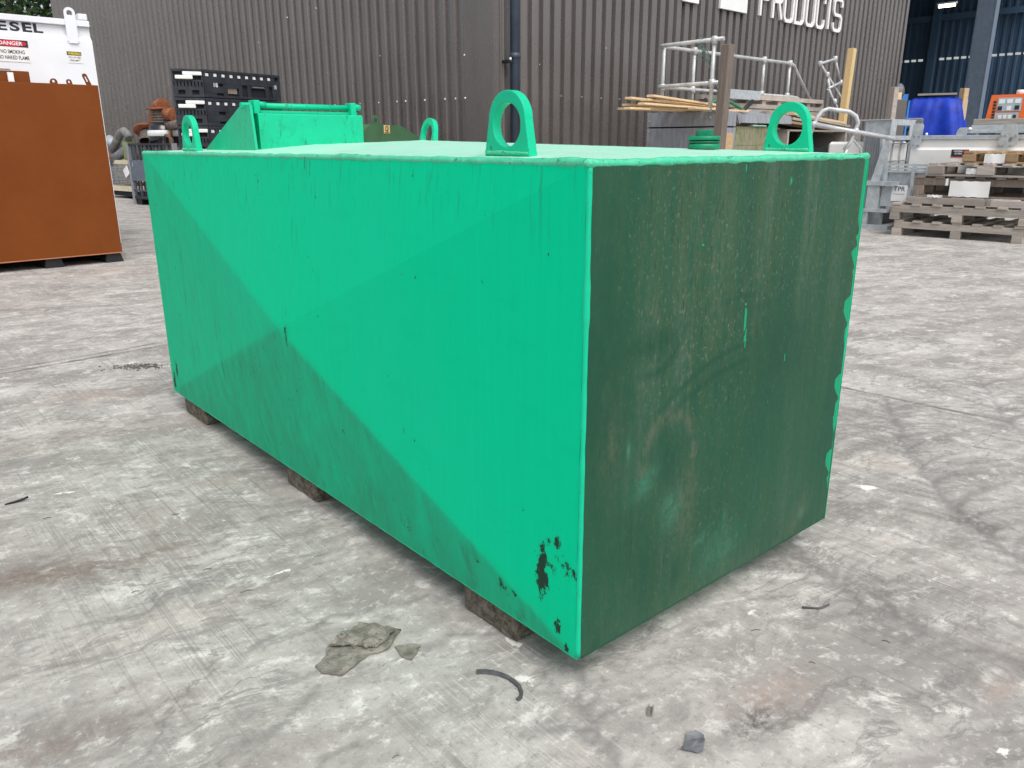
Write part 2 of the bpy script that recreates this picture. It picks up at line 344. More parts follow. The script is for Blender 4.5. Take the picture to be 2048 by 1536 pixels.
# ------------------------------------------------------------------ mesh helpers
class MB:
    def __init__(s): s.v = []; s.f = []; s.mi = []; s.sm = []
    def add(s, vs, fs, mi=0, sm=False):
        b = len(s.v); s.v += [tuple(v) for v in vs]
        for f in fs: s.f.append([b + i for i in f]); s.mi.append(mi); s.sm.append(sm)
        return s
    def box(s, x0, x1, y0, y1, z0, z1, mi=0, mat=None, ch=0.0):
        if ch > 0:
            bm = bmesh.new(); bmesh.ops.create_cube(bm, size=1)
            for v in bm.verts: v.co = Vector(((x0 + x1) / 2 + v.co.x * (x1 - x0), (y0 + y1) / 2 + v.co.y * (y1 - y0), (z0 + z1) / 2 + v.co.z * (z1 - z0)))
            bmesh.ops.bevel(bm, geom=bm.edges[:], offset=ch, segments=1, affect='EDGES', profile=.5)
            bm.verts.index_update(); vs = [v.co.copy() for v in bm.verts]; fs = [[v.index for v in f.verts] for f in bm.faces]; bm.free()
        else:
            vs = [Vector(p) for p in ((x0, y0, z0), (x1, y0, z0), (x1, y1, z0), (x0, y1, z0), (x0, y0, z1), (x1, y0, z1), (x1, y1, z1), (x0, y1, z1))]
            fs = [(0, 3, 2, 1), (4, 5, 6, 7), (0, 1, 5, 4), (1, 2, 6, 5), (2, 3, 7, 6), (3, 0, 4, 7)]
        if mat is not None: vs = [mat @ v for v in vs]
        return s.add(vs, fs, mi)
    def tube(s, pts, r, n=8, mi=0, cap=True, closed=False):
        pts = [Vector(p) for p in pts]; N = len(pts); rs = r if isinstance(r, (list, tuple)) else [r] * N
        vs = []; prev = None
        for i, p in enumerate(pts):
            if closed: t = (pts[(i + 1) % N] - pts[i - 1])
            else: t = pts[min(i + 1, N - 1)] - pts[max(i - 1, 0)]
            t.normalize()
            if prev is None:
                a = Vector((0, 0, 1)) if abs(t.z) < .9 else Vector((1, 0, 0)); prev = t.cross(a).normalized()
            x = (prev - t * prev.dot(t)).normalized(); y = t.cross(x); prev = x
            for k in range(n):
                an = 2 * math.pi * k / n; vs.append(p + (x * math.cos(an) + y * math.sin(an)) * rs[i])
        fs = []
        for i in range(N if closed else N - 1):
            for k in range(n):
                a = i * n + k; b = i * n + (k + 1) % n; c = ((i + 1) % N) * n + (k + 1) % n; d = ((i + 1) % N) * n + k
                fs.append((a, b, c, d))
        s.add(vs, fs, mi, True)
        if cap and not closed:
            b = len(s.v) - N * n
            s.f.append([b + k for k in range(n)][::-1]); s.mi.append(mi); s.sm.append(False)
            s.f.append([b + (N - 1) * n + k for k in range(n)]); s.mi.append(mi); s.sm.append(False)
        return s
    def lathe(s, prof, n=20, mat=None, mi=0, sm=True, cap=True):
        vs = []; 
        for r, z in prof:
            for k in range(n):
                a = 2 * math.pi * k / n; v = Vector((r * math.cos(a), r * math.sin(a), z)); vs.append(mat @ v if mat is not None else v)
        fs = []
        for i in range(len(prof) - 1):
            for k in range(n): fs.append((i * n + k, i * n + (k + 1) % n, (i + 1) * n + (k + 1) % n, (i + 1) * n + k))
        s.add(vs, fs, mi, sm)
        if cap:
            b = len(s.v) - len(vs); N = len(prof)
            s.f.append([b + k for k in range(n)][::-1]); s.mi.append(mi); s.sm.append(False)
            s.f.append([b + (N - 1) * n + k for k in range(n)]); s.mi.append(mi); s.sm.append(False)
        return s
    def prism(s, poly, y0, y1, mi=0, mat=None):
        # polygon in local x,z extruded along y
        n = len(poly); vs = [Vector((x, y0, z)) for x, z in poly] + [Vector((x, y1, z)) for x, z in poly]
        if mat is not None: vs = [mat @ v for v in vs]
        fs = [list(range(n)), list(range(n, 2 * n))[::-1]] + [(i, i + n, (i + 1) % n + n, (i + 1) % n) for i in range(n)]
        return s.add(vs, fs, mi)
    def plate_hole(s, outer, inner, y0, y1, mi=0):
        # matching outer and inner loops (x,z)
        n = len(outer); vs = [Vector((x, y, z)) for y in (y0, y1) for loop in (outer, inner) for x, z in loop]
        fs = []
        for i in range(n):
            j = (i + 1) % n
            fs += [(i, j, n + j, n + i), (2 * n + i, 3 * n + i, 3 * n + j, 2 * n + j), (i, 2 * n + i, 2 * n + j, j), (n + i, n + j, 3 * n + j, 3 * n + i)]
        return s.add(vs, fs, mi)
    def mesh(s, name, mats):
        me = bpy.data.meshes.new(name); me.from_pydata(s.v, [], s.f)
        for m in (mats if isinstance(mats, (list, tuple)) else [mats]): me.materials.append(MT[m] if isinstance(m, str) else m)
        me.polygons.foreach_set('material_index', s.mi); me.polygons.foreach_set('use_smooth', s.sm)
        me.update()
        bm = bmesh.new(); bm.from_mesh(me); bmesh.ops.recalc_face_normals(bm, faces=bm.faces[:]); bm.to_mesh(me); bm.free()
        return me
    def build(s, name, mats, parent=None, **kw): return link(name, s.mesh(name, mats), parent, **kw)

def link(name, me, parent=None, loc=(0, 0, 0), rot=(0, 0, 0), label=None, kind=None):
    o = bpy.data.objects.new(name, me); C.objects.link(o); o.location = loc; o.rotation_euler = rot
    if parent: o.parent = parent
    if label: o['label'] = label
    if kind: o['kind'] = kind
    return o
def tag(o, label, cat, group=None):
    o['label'] = label; o['category'] = cat
    if group: o['group'] = group
    return o
def thing(name, label, cat, loc=(0, 0, 0), yaw=0.0, group=None, rot=None):
    o = bpy.data.objects.new(name, None); C.objects.link(o); o.location = loc
    o.rotation_euler = rot or (0, 0, yaw); o.empty_display_size = .1
    return tag(o, label, cat, group)
def struct(o): o['kind'] = 'structure'; return o
def boxo(name, d, mat, parent, ch=0.0, **kw): return MB().box(*d, ch=ch).build(name, mat, parent, **kw)

def textmesh(s, mat, w=None, h=None, bold=0.0, depth=.001):
    cu = bpy.data.curves.new('txt', 'FONT'); cu.body = s; cu.size = 1; cu.extrude = 0; cu.offset = bold; cu.fill_mode = 'FRONT'
    o = bpy.data.objects.new('txt', cu); C.objects.link(o)
    dg = bpy.context.evaluated_depsgraph_get(); me = bpy.data.meshes.new_from_object(o.evaluated_get(dg))
    bpy.data.objects.remove(o); bpy.data.curves.remove(cu)
    co = np.zeros(len(me.vertices) * 3); me.vertices.foreach_get('co', co); co = co.reshape(-1, 3)
    mn, mx = co[:, :2].min(0), co[:, :2].max(0); sz = mx - mn
    sx = (w / sz[0]) if w else h / sz[1]; sy = (h / sz[1]) if h else sx
    out = np.zeros_like(co); out[:, 0] = (co[:, 0] - (mn[0] + mx[0]) / 2) * sx; out[:, 2] = (co[:, 1] - (mn[1] + mx[1]) / 2) * sy
    me.vertices.foreach_set('co', out.ravel()); me.materials.clear(); me.materials.append(MT[mat]); me.name = 'lettering'; me.update()
    return me
def lettering(parent, s, mat, x, y, z, w, h, bold=0.0, name='lettering', rot=(0, 0, 0)):
    # reads along local +x, faces local -y
    return link(name, textmesh(s, mat, w, h, bold), parent, (x, y, z), rot)

# frames (origin, yaw)
def frame(o, yaw):
    m = Matrix.Rotation(yaw, 4, 'Z'); m.translation = Vector(o); return m
YAW_R, YAW_L, YAW_T, YAW_P = R(43.5), R(140), 0.7057855, R(-43)
F_R = frame((-0.1921, 10.8, 0), YAW_R)       # right wall: x along wall, y into the building
F_Y = frame((-0.1779, 10.0, 0), YAW_R)       # same axes, 0.6 m in front of the wall
F_L = frame((-0.1921, 10.8, 0), YAW_L)       # left wall: x along wall, y out towards the yard
F_T = frame((0.12081, 1.25999, 0), YAW_T)    # big green tank: x across, y along
F_P = frame((4.255, 8.936, 0), YAW_P)        # pallets: x along the front, y behind
def at(F, x, y, z=0.0): return F @ Vector((x, y, z))

# ------------------------------------------------------------------ ground
def make_ground():
    xs = np.arange(-2.7, 3.3, .0125); ys = np.arange(.75, 4.8, .0125)
    X, Y = np.meshgrid(xs, ys); nx, ny = len(xs), len(ys)
    rng = np.random.default_rng(11)
    vein = np.zeros_like(X); dark = np.zeros_like(X); brown = np.zeros_like(X); red = np.zeros_like(X); white = np.zeros_like(X)
    def seg(arr, p, q, w, a=1.0):
        x0, x1 = min(p[0], q[0]) - 3 * w, max(p[0], q[0]) + 3 * w; y0, y1 = min(p[1], q[1]) - 3 * w, max(p[1], q[1]) + 3 * w
        i0, i1 = np.searchsorted(xs, [x0, x1]); j0, j1 = np.searchsorted(ys, [y0, y1])
        if i1 <= i0 or j1 <= j0: return
        px, py = X[j0:j1, i0:i1], Y[j0:j1, i0:i1]; d = np.array(q) - np.array(p); l2 = max(d @ d, 1e-9)
        t = np.clip(((px - p[0]) * d[0] + (py - p[1]) * d[1]) / l2, 0, 1)
        dd = np.hypot(px - p[0] - t * d[0], py - p[1] - t * d[1])
        arr[j0:j1, i0:i1] = np.maximum(arr[j0:j1, i0:i1], a * np.exp(-(dd / w) ** 2))
    def curve(pts, w, a=1.0, feather=0, flen=.12, wob=.012, arr=None):
        arr = vein if arr is None else arr
        pts = [np.array(p, float) for p in pts]; fine = []
        for p, q in zip(pts[:-1], pts[1:]):
            n = max(2, int(np.linalg.norm(q - p) / .05))
            for k in range(n): fine.append(p + (q - p) * k / n + rng.normal(0, wob, 2))
        fine.append(pts[-1])
        for i, (p, q) in enumerate(zip(fine[:-1], fine[1:])):
            ta = 1 - .35 * i / len(fine); seg(arr, p, q, w * ta, a)
            if feather and rng.random() < feather:
                d = (q - p) / (np.linalg.norm(q - p) + 1e-9); sd = rng.choice([-1, 1]); ang = sd * rng.uniform(.5, 1.1)
                c, s_ = math.cos(ang), math.sin(ang); dd = np.array([c * d[0] - s_ * d[1], s_ * d[0] + c * d[1]])
                l = flen * rng.uniform(.5, 1.4); m1 = p + dd * l * .5 + rng.normal(0, .012, 2); m2 = p + dd * l + rng.normal(0, .025, 2)
                seg(arr, p, m1, w * .55, a * .8); seg(arr, m1, m2, w * .35, a * .6)
                if rng.random() < .5: seg(arr, m1, m1 + (dd + d * .8) * l * .4, w * .3, a * .5)
    def river(pts, w, a, n_side, l0, side=0):
        P = [np.array(p, float) for p in pts]; curve(pts, w, a, 0, 0, .008)
        for p, q in zip(P[:-1], P[1:]):
            ln = np.linalg.norm(q - p); d = (q - p) / ln
            for k in range(int(ln * n_side)):
                b = p + (q - p) * rng.random(); sd = side if side and rng.random() < .75 else rng.choice([-1, 1])
                ang = sd * rng.uniform(2.0, 2.7); l = l0 * rng.uniform(.35, 1.3); cur = b; h_ = math.atan2(d[1], d[0]) + ang; ww = w * rng.uniform(.35, .6)
                for m_ in range(6):
                    nx_ = cur + np.array([math.cos(h_), math.sin(h_)]) * l / 6; seg(vein, cur, nx_, max(.009, ww * (1 - m_ / 7)), a * (1.05 - .1 * m_))
                    h_ -= sd * rng.uniform(.02, .22); cur = nx_
                    if rng.random() < .25:
                        e_ = cur + np.array([math.cos(h_ + .7 * sd), math.sin(h_ + .7 * sd)]) * l * .25; seg(vein, cur, e_, ww * .4, a * .6)
    river([(.13, 1.35), (.12, 1.24), (.15, 1.15), (.165, 1.06), (.18, .9)], .010, .9, 22, .12)
    river([(.07, 1.32), (.10, 1.24), (.15, 1.15)], .008, .7, 14, .08)
    river([(1.52, 3.05), (1.44, 2.79), (1.32, 2.4), (1.26, 2.07), (1.25, 1.83), (1.30, 1.6), (1.4, 1.35)], .014, .85, 46, .30)
    river([(.72, 1.84), (.77, 1.68), (.80, 1.555), (.87, 1.49), (.97, 1.39), (1.12, 1.27), (1.3, 1.15)], .015, .8, 50, .18, -1)
    river([(2.05, 3.3), (1.86, 2.8), (1.72, 2.3), (1.70, 1.9)], .011, .7, 40, .28)
    river([(1.1, 3.4), (1.2, 3.0), (1.32, 2.6)], .010, .6, 22, .2)
    for c in ([(-.99, 1.29), (-.91, 1.35), (-.65, 1.47)], [(-1.0, 1.35), (-1.01, 1.42), (-.79, 1.57)], [(-.49, 1.12), (-.38, 1.24), (-.37, 1.29)], [(-.87, 1.51), (-.73, 1.63)], [(-.55, 1.38), (-.40, 1.52), (-.2, 1.6)]):
        curve(c, .009, .7, .25, .06)
    for _ in range(170):
        p = np.array([rng.uniform(-2.6, 3.2), rng.uniform(.8, 4.7)]); a = rng.normal(.55, .5) if p[0] < .3 else rng.normal(-.6, .6)
        l = rng.uniform(.12, .5); pts = [p]
        for k in range(4): a += rng.normal(0, .35); pts.append(pts[-1] + np.array([math.cos(a), math.sin(a)]) * l / 4)
        curve(pts, rng.uniform(.005, .013), rng.uniform(.3, .7), .25, .06)
    def blob(arr, x, y, rx, ry, a=1.0, ang=.6):
        c, s_ = math.cos(ang), math.sin(ang); u = ((X - x) * c + (Y - y) * s_) / rx; v = (-(X - x) * s_ + (Y - y) * c) / ry
        arr[:] = np.maximum(arr, a * np.exp(-(u * u + v * v)))
    blob(brown, -1.2, 1.68, .34, .07, 1.0, .3); blob(brown, -.93, 1.80, .10, .035, .9); blob(brown, -.8, 1.13, .22, .05, .7); blob(brown, -1.6, 2.6, .3, .08, .5)
    blob(red, .49, 1.25, .10, .045, 1.0); blob(red, -1.72, 3.13, .22, .08, .9, .2); blob(red, .93, 1.27, .05, .02, 1.); blob(red, -.92, 2.24, .08, .03, .9); blob(red, -.75, 1.5, .25, .06, .5)
    blob(dark, .44, 1.18, .07, .04, 1.0); blob(dark, 1.27, 1.95, .05, .10, .8, 0); blob(dark, .86, 1.62, .07, .05, .7)
    for _ in range(26):
        blob(brown, rng.uniform(-2.6, 3), rng.uniform(.8, 4.6), rng.uniform(.05, .25), rng.uniform(.02, .07), rng.uniform(.2, .5), rng.uniform(-.6, .8))
    blob(white, 1.07, 2.19, .045, .022, 1.0, 0); blob(white, 0.0, 1.422, .03, .012, 1.0, -.8); blob(white, .03, 1.30, .05, .022, .8, -.5); blob(white, -.56, 1.71, .06, .012, .8, .6)
    blob(white, .53, 1.53, .03, .012, .75); blob(white, .84, 1.11, .022, .014, .9); blob(white, .35, 1.57, .02, .01, .7); blob(white, -1.34, 2.17, .05, .014, .8, .2)
    for _ in range(70): blob(white, rng.uniform(-2.6, 3.2), rng.uniform(.8, 4.7), rng.uniform(.012, .06), rng.uniform(.004, .016), rng.uniform(.3, .62), rng.uniform(-.5, .9))
    vs = np.stack([X.ravel(), Y.ravel(), np.zeros(X.size)], 1)
    idx = np.arange(nx * ny).reshape(ny, nx)
    q = np.stack([idx[:-1, :-1], idx[:-1, 1:], idx[1:, 1:], idx[1:, :-1]], -1).reshape(-1, 4)
    x0, x1, y0, y1 = xs[0], xs[-1], ys[0], ys[-1]; B = 300
    ov = np.array([(x0, y0, 0), (x1, y0, 0), (x1, y1, 0), (x0, y1, 0), (-B, -B, 0), (B, -B, 0), (B, B, 0), (-B, B, 0)], float)
    b = len(vs); oq = np.array([(4, 5, 1, 0), (5, 6, 2, 1), (6, 7, 3, 2), (7, 4, 0, 3)]) + b
    vs = np.concatenate([vs, ov]); q = np.concatenate([q, oq])
    me = bpy.data.meshes.new('yard'); me.vertices.add(len(vs)); me.vertices.foreach_set('co', vs.ravel().astype(np.float32))
    me.loops.add(q.size); me.loops.foreach_set('vertex_index', q.ravel().astype(np.int32))
    me.polygons.add(len(q)); me.polygons.foreach_set('loop_start', np.arange(0, q.size, 4, dtype=np.int32))
    me.update(calc_edges=True)
    for nm, arr in dict(vein=vein, dark=dark, brown=brown, red=red, white=white).items():
        at_ = me.attributes.new(nm, 'FLOAT', 'POINT'); at_.data.foreach_set('value', np.concatenate([arr.ravel(), np.zeros(8)]).astype(np.float32))
    me.materials.append(MT['ground']); return struct(link('yard', me))
make_ground()
# joints between the concrete bays: two close-set lines of dark filler each
def joint(p, q, w=.006):
    m = MB(); p = Vector((*p, .004)); q = Vector((*q, .004)); d = q - p; n = int(d.length / .06); s = Vector((-d.y, d.x, 0)).normalized(); vs = []
    for i in range(n + 1):
        c = p + d * i / n; a = w * random.uniform(.25, 1.0); j = random.gauss(0, .0015)
        vs += [c + s * (a + j), c - s * (a - j)]
    m.add(vs, [(2 * i, 2 * i + 1, 2 * i + 3, 2 * i + 2) for i in range(n)]); struct(m.build('expansion_joint', 'joint'))
joint((-4.6, 1.19), (-1.3, 4.47)); joint((-4.62, 1.27), (-1.35, 4.52), .004)
joint((-6.2, 1.75), (-2.0, 5.6), .004); joint((1.0, 3.60), (4.2, .42), .005)

# ------------------------------------------------------------------ building
bld = thing('industrial_building', 'long dark brown shed clad in ribbed sheets with an open bay', 'building', (-0.1921, 10.8, 0), YAW_R)
def ribs(length, pitch, x0, z0, z1, crown, slope, depth, sgn=1.0):
    m = MB(); pts = []; x = x0
    while x < length:
        pts += [(x, 0), (x + crown, 0), (x + crown + slope, depth), (x + pitch - slope, depth)]; x += pitch
    pts = [p for p in pts if p[0] <= length] + [(length, 0)]
    vs = []; 
    for px, py in pts: vs += [(px, py * sgn, z0), (px, py * sgn, z1)]
    m.add(vs, [(2 * i, 2 * i + 2, 2 * i + 3, 2 * i + 1) for i in range(len(pts) - 1)]); return m
ribs(12.56, .2125, .43, .0, 7.0, .120, .016, .055).build('wall_cladding', 'clad', bld)
ribs(13.05, .195, .52, .0, 7.0, .08, .022, -.045).build('wall_cladding', 'clad', bld, rot=(0, 0, YAW_L - YAW_R))
DY = YAW_L - YAW_R
def LR(x, y, z=0.0):  # left-wall coordinates to building-local
    return Matrix.Rotation(DY, 4, 'Z') @ Vector((x, y, z))
# corner flashing: flat strip on the left wall, stepped return to the right wall
cf = MB(); pf = [LR(.54, .012), LR(.06, .012), LR(.06, -.01), Vector((.035, -.02, 0)), Vector((.06, .02, 0)), Vector((.085, -.015, 0)), Vector((.11, .03, 0)), Vector((.14, -.004, 0)), Vector((.17, .035, 0)), Vector((.42, .035, 0)), Vector((.44, -.004, 0))]
cf.add([(p.x, p.y, z) for p in pf for z in (0, 7.0)], [(2 * i, 2 * i + 2, 2 * i + 3, 2 * i + 1) for i in range(len(pf) - 1)]); cf.build('corner_flashing', 'clad', bld)
ef = MB().box(12.5, 12.62, -.02, .25, 0, 7.0); ef.build('corner_flashing', 'clad', bld)
# inner lining behind both walls, roof and shed shell
boxo('inner_wall', (12.3, 12.45, .3, 12.0, 0, 6.9), 'lining', bld)
boxo('back_wall', (12.3, 24, 12.0, 12.2, 0, 7.0), 'lining', bld)
rf = MB(); rp = [Vector((-.1, -.15, 0)), Vector((24, -.15, 0)), Vector((24, 12.3, 0)), LR(13.2, -.0, 0) + Vector((0, .0, 0)), LR(13.2, .15, 0), LR(0, .15, 0)]
n_ = len(rp); rf.add([(p.x, p.y, 7.0) for p in rp] + [(p.x, p.y, 7.15) for p in rp], [list(range(n_))[::-1], list(range(n_, 2 * n_))] + [(i, (i + 1) % n_, (i + 1) % n_ + n_, i + n_) for i in range(n_)])
rf.build('roof', 'clad', bld)
boxo('fascia', (12.64, 23.9, -.03, .12, 5.9, 6.99), 'clad', bld)
# gable wall of the open bay, two tiers with a slit of daylight between the ribs
g1 = ribs(12.0, .22, .0, .0, 3.54, .12, .02, .04); g2 = ribs(12.0, .22, .0, 3.61, 6.95, .12, .02, .04)
for gm in (g1, g2): gm.build('gable_cladding', 'lining', bld, loc=(22.0, -.3, 0), rot=(0, 0, R(90)))
gb = MB()
for i in range(56):
    if i % 26 in (13, 14): gb.box(.0, .05, -.3 + i * .22, -.3 + i * .22 + .22, 3.535, 3.615)
    else: gb.box(.0, .05, -.3 + i * .22, -.3 + i * .22 + .055, 3.535, 3.615)
gb.build('filler_strip', 'lining', bld, loc=(22.0, 0, 0), kind='stuff')
for y in (2.6, 7.2): boxo('inner_post', (21.7, 21.9, y, y + .22, 0, 6.9), 'lining', bld)
boxo('rail_beam', (21.78, 21.93, -.2, 12, 4.72, 4.9), 'lining', bld)
# the front column of the bay, an H section
cm_ = MB().box(18.38, 18.68, -.02, .0, 0, 6.9).box(18.38, 18.68, .43, .45, 0, 6.9).box(18.5, 18.52, .0, .43, 0, 6.9).box(18.385, 18.4, .005, .425, 0, 6.9)
cm_.build('column', 'steelblue', bld)
# downpipe
dp = MB().tube([(.25, -.09, 0), (.25, -.09, 7.0)], .062, 14); dpo = dp.build('downpipe', 'pipe', bld)
for z in (.75, 2.03, 2.98): MB().tube([(.25, -.09, z), (.25, -.09, z + .07)], .070, 14).build('pipe_collar', 'pipe', dpo)
MB().box(.10, .20, -.12, .02, 1.98, 2.01).build('pipe_bracket', 'black', dpo)
MB().lathe([(.0, 0), (.018, .004), (.018, .014), (.0, .02)], 8, Matrix.Translation((.12, -.135, 2.02)) @ Matrix.Rotation(R(90), 4, 'X')).build('bolt', 'whiteprint', dpo)
# sheet fixings
scm = MB().lathe([(.014, 0), (.013, .006), (.006, .011), (.001, .012)], 8).mesh('screw', 'whiteprint')
for x, z, s in [(.53, 1.57, 1), (.72, 1.57, .9), (.92, 1.57, 1), (1.31, 1.57, 1), (1.70, 1.57, 1), (1.88, 1.57, .9), (2.28, 1.57, .8), (2.70, 1.57, .6), (2.93, 1.57, .9), (3.3, 1.57, .6), (.53, 2.1, .9), (4.35, 2.9, .8), (3.6, 2.96, .8), (5.2, 2.6, .6), (2.2, 2.2, .5)]:
    p = LR(x, .016 if x < .6 else .002, z); o = link('screw', scm, bld, p, (R(-90), 0, DY)); o.scale = (s, s, s)
for x, z in [(.74, 2.0), (1.17, 1.62), (1.6, 1.62), (2.02, 1.62), (2.44, 1.62), (2.87, 1.62), (2.1, 2.3)]:
    o = link('screw', scm, bld, (x + .05, -.001, z), (R(90), 0, 0)); o.scale = (.55, .55, .55)
# raised white lettering
def stroke(paths, w, z0, x0, sx, sz):
    m = MB()
    for k, path in enumerate(paths):
        P = [Vector((x0 + x * sx, z0 + z * sz)) for x, z in path]; N = len(P); vs = []
        closed = (P[0] - P[-1]).length < 1e-4
        if closed: P = P[:-1]; N -= 1
        for i in range(N):
            a = P[i - 1] if (i > 0 or closed) else P[i]; b = P[(i + 1) % N] if (i < N - 1 or closed) else P[i]
            d1 = (P[i] - a); d2 = (b - P[i]); d1 = d1.normalized() if d1.length else d2.normalized(); d2 = d2.normalized() if d2.length else d1
            t = (d1 + d2).normalized(); nrm = Vector((-t.y, t.x)); k_ = 1 / max(.5, nrm.dot(Vector((-d1.y, d1.x))))
            for s_ in (1, -1):
                q = P[i] + nrm * (s_ * w / 2 * k_)
                vs += [(q.x, -.045 - .002 * k, q.y), (q.x, -.005, q.y)]
        fs = []
        for i in range(N if closed else N - 1):
            a = 4 * i; b = 4 * ((i + 1) % N)
            fs += [(a, b, b + 2, a + 2), (a + 1, a + 3, b + 3, b + 1), (a, a + 1, b + 1, b), (a + 2, b + 2, b + 3, a + 3)]
        if not closed: fs += [(0, 2, 3, 1), (4 * N - 4, 4 * N - 3, 4 * N - 1, 4 * N - 2)]
        m.add(vs, fs)
    return m
def arc(cx, cz, rx, rz, a0, a1, n=6): return [(cx + rx * math.cos(R(a0 + (a1 - a0) * i / n)), cz + rz * math.sin(R(a0 + (a1 - a0) * i / n))) for i in range(n + 1)]
rr = .28; rz = .15
LET = {
 'P': [[(0, 0), (0, 1), (.7, 1)] + arc(.72, 1 - rz, rr, rz, 90, 0) + arc(.72, .5 + rz, rr, rz, 0, -90) + [(0, .5)]],
 'R': [[(0, 0), (0, 1), (.7, 1)] + arc(.72, 1 - rz, rr, rz, 90, 0) + arc(.72, .5 + rz, rr, rz, 0, -90) + [(0, .5)], [(.62, .5), (1, 0)]],
 'O': [arc(.72, 1 - rz, rr, rz, 90, 0) + arc(.72, rz, rr, rz, 0, -90) + arc(.28, rz, rr, rz, 270, 180) + arc(.28, 1 - rz, rr, rz, 180, 90) + [(.72, 1.0)]],
 'D': [[(0, 0), (0, 1), (.6, 1)] + arc(.72, 1 - rz, rr, rz, 90, 0) + arc(.72, rz, rr, rz, 0, -90) + [(0, 0)]],
 'U': [[(0, 1)] + arc(.28, rz, rr, rz, 180, 270) + arc(.72, rz, rr, rz, 270, 360) + [(1, 1)]],
 'C': [[(1, .76)] + arc(.72, 1 - rz, rr, rz, 0, 90) + arc(.28, 1 - rz, rr, rz, 90, 180) + arc(.28, rz, rr, rz, 180, 270) + arc(.72, rz, rr, rz, 270, 360) + [(1, .26)]],
 'T': [[(0, 1), (1, 1)], [(.5, .97), (.5, 0)]],
 'S': [[(1, .78)] + arc(.72, 1 - rz, rr, rz, 0, 90) + arc(.28, 1 - rz, rr, rz, 90, 180) + arc(.28, .5 + rz, rr, rz, 180, 270) + arc(.72, .5 - rz, rr, rz, 90, 0) + arc(.72, rz, rr, rz, 0, -90) + arc(.28, rz, rr, rz, 270, 180) + [(0, .24)]],
}
LX = {0: (6.23, .28), 1: (6.66, .30), 2: (7.07, .30), 3: (7.47, .30), 4: (7.89, .30), 5: (8.30, .29), 6: (8.63, .30), 7: (8.99, .33)}
for i, ch in enumerate('PRODUCTS'):
    x, wd = LX[i]; stroke(LET[ch], .058, 3.115, x, wd, .56).build('sign_letter', 'whiteprint', bld)
boxo('sign_letter', (4.96, 5.78, -.05, -.004, 3.10, 4.0), 'whiteprint', bld, .004)
boxo('sign_letter', (3.93, 4.34, -.05, -.004, 3.10, 4.0), 'whiteprint', bld, .004)
# strip lamp hung in the bay
lt = thing('strip_lamp', 'lit yellowish strip lamp hanging in the dark open bay', 'lamp', at(F_R, 18.0, 1.32, 4.62), YAW_R)
MB().tube([(0, 0, -.02), (0, -.42, -.02)], .035, 10).build('lit_tube', 'lamp', lt)
MB().box(-.06, .06, -.46, .04, .025, .07).build('lamp_housing', 'galv', lt); MB().tube([(0, -.2, .07), (0, -.2, 2.3)], .008, 6).build('hanger', 'black', lt)

# ------------------------------------------------------------------ big green tank
TW, TL, Z0, Z1 = .8997, 2.2332, .07, .9742
tank = thing('steel_tank', 'big bright green steel tank with a dark weathered end standing on bearers', 'tank', at(F_T, 0, 0, 0), YAW_T)
def grid_face(name, mat, n1, n2, fn, attrs, off_n, pyr, parent):
    # fn(a,b)->point with a,b in 0..1, off_n outward normal, pyr = cross-break height
    vs = []; A = []; 
    for j in range(n2 + 1):
        for i in range(n1 + 1):
            a, b = i / n1, j / n2; h = pyr * (1 - max(abs(2 * a - 1), abs(2 * b - 1)))
            vs.append(Vector(fn(a, b)) + Vector(off_n) * h); A.append((a, b))
    fs = []
    for j in range(n2):
        for i in range(n1):
            p = j * (n1 + 1) + i; q = p + 1; r = p + n1 + 2; s = p + n1 + 1
            ca, cb = (i + .5) / n1 - .5, (j + .5) / n2 - .5
            fs += [(p, q, r), (p, r, s)] if ca * cb > 0 else [(p, q, s), (q, r, s)]
    me = bpy.data.meshes.new(name); me.from_pydata([tuple(v) for v in vs], [], fs); me.materials.append(MT[mat])
    bm = bmesh.new(); bm.from_mesh(me); bmesh.ops.recalc_face_normals(bm, faces=bm.faces[:])
    f0 = bm.faces[:][0]
    if f0.normal.dot(Vector(off_n)) < 0: bmesh.ops.reverse_faces(bm, faces=bm.faces[:])
    bm.to_mesh(me); bm.free()
    P = np.array([tuple(v) for v in vs])
    for k, f in (attrs or {}).items():
        at_ = me.attributes.new(k, 'FLOAT', 'POINT'); at_.data.foreach_set('value', f(P).astype(np.float32))
    return link(name, me, parent)
I = .007
def ell(U, V, u, v, ru, rv, ang=0.0):
    c, s = math.cos(ang), math.sin(ang); a = ((U - u) * c + (V - v) * s) / ru; b = (-(U - u) * s + (V - v) * c) / rv
    return np.exp(-(a * a + b * b))
def f_chip(P):
    V, Z = P[:, 1], P[:, 2]; o = np.zeros(len(P))
    for v, z, rv, rz_, a in [(.100, .215, .010, .07, .98), (.112, .265, .008, .03, .8), (.07, .29, .02, .012, .66), (.045, .27, .015, .02, .6), (.075, .2, .02, .02, .58), (.102, .205, .010, .055, .9), (.088, .262, .012, .030, .8), (.060, .298, .022, .020, .62), (.020, .245, .018, .030, .8), (.075, .245, .03, .02, .56), (.051, .122, .010, .022, .95), (.030, .085, .008, .02, .7),
                             (2.205, .12, .018, .05, .95), (2.160, .18, .014, .055, .85), (2.22, .2, .008, .04, .75), (1.069, .515, .008, .05, .72), (.388, .395, .007, .012, .8), (.37, .37, .005, .008, .7), (.56, .13, .05, .01, .5), (.2, .13, .05, .03, .5), (.30, .16, .06, .01, .5), (1.5, .33, .05, .008, .5), (1.75, .28, .03, .01, .5), (.14, .33, .012, .012, .55), (.025, .35, .006, .02, .6)]:
        o = np.maximum(o, a * ell(V, Z, v, z, rv, rz_))
    return o * 1.0 - .05
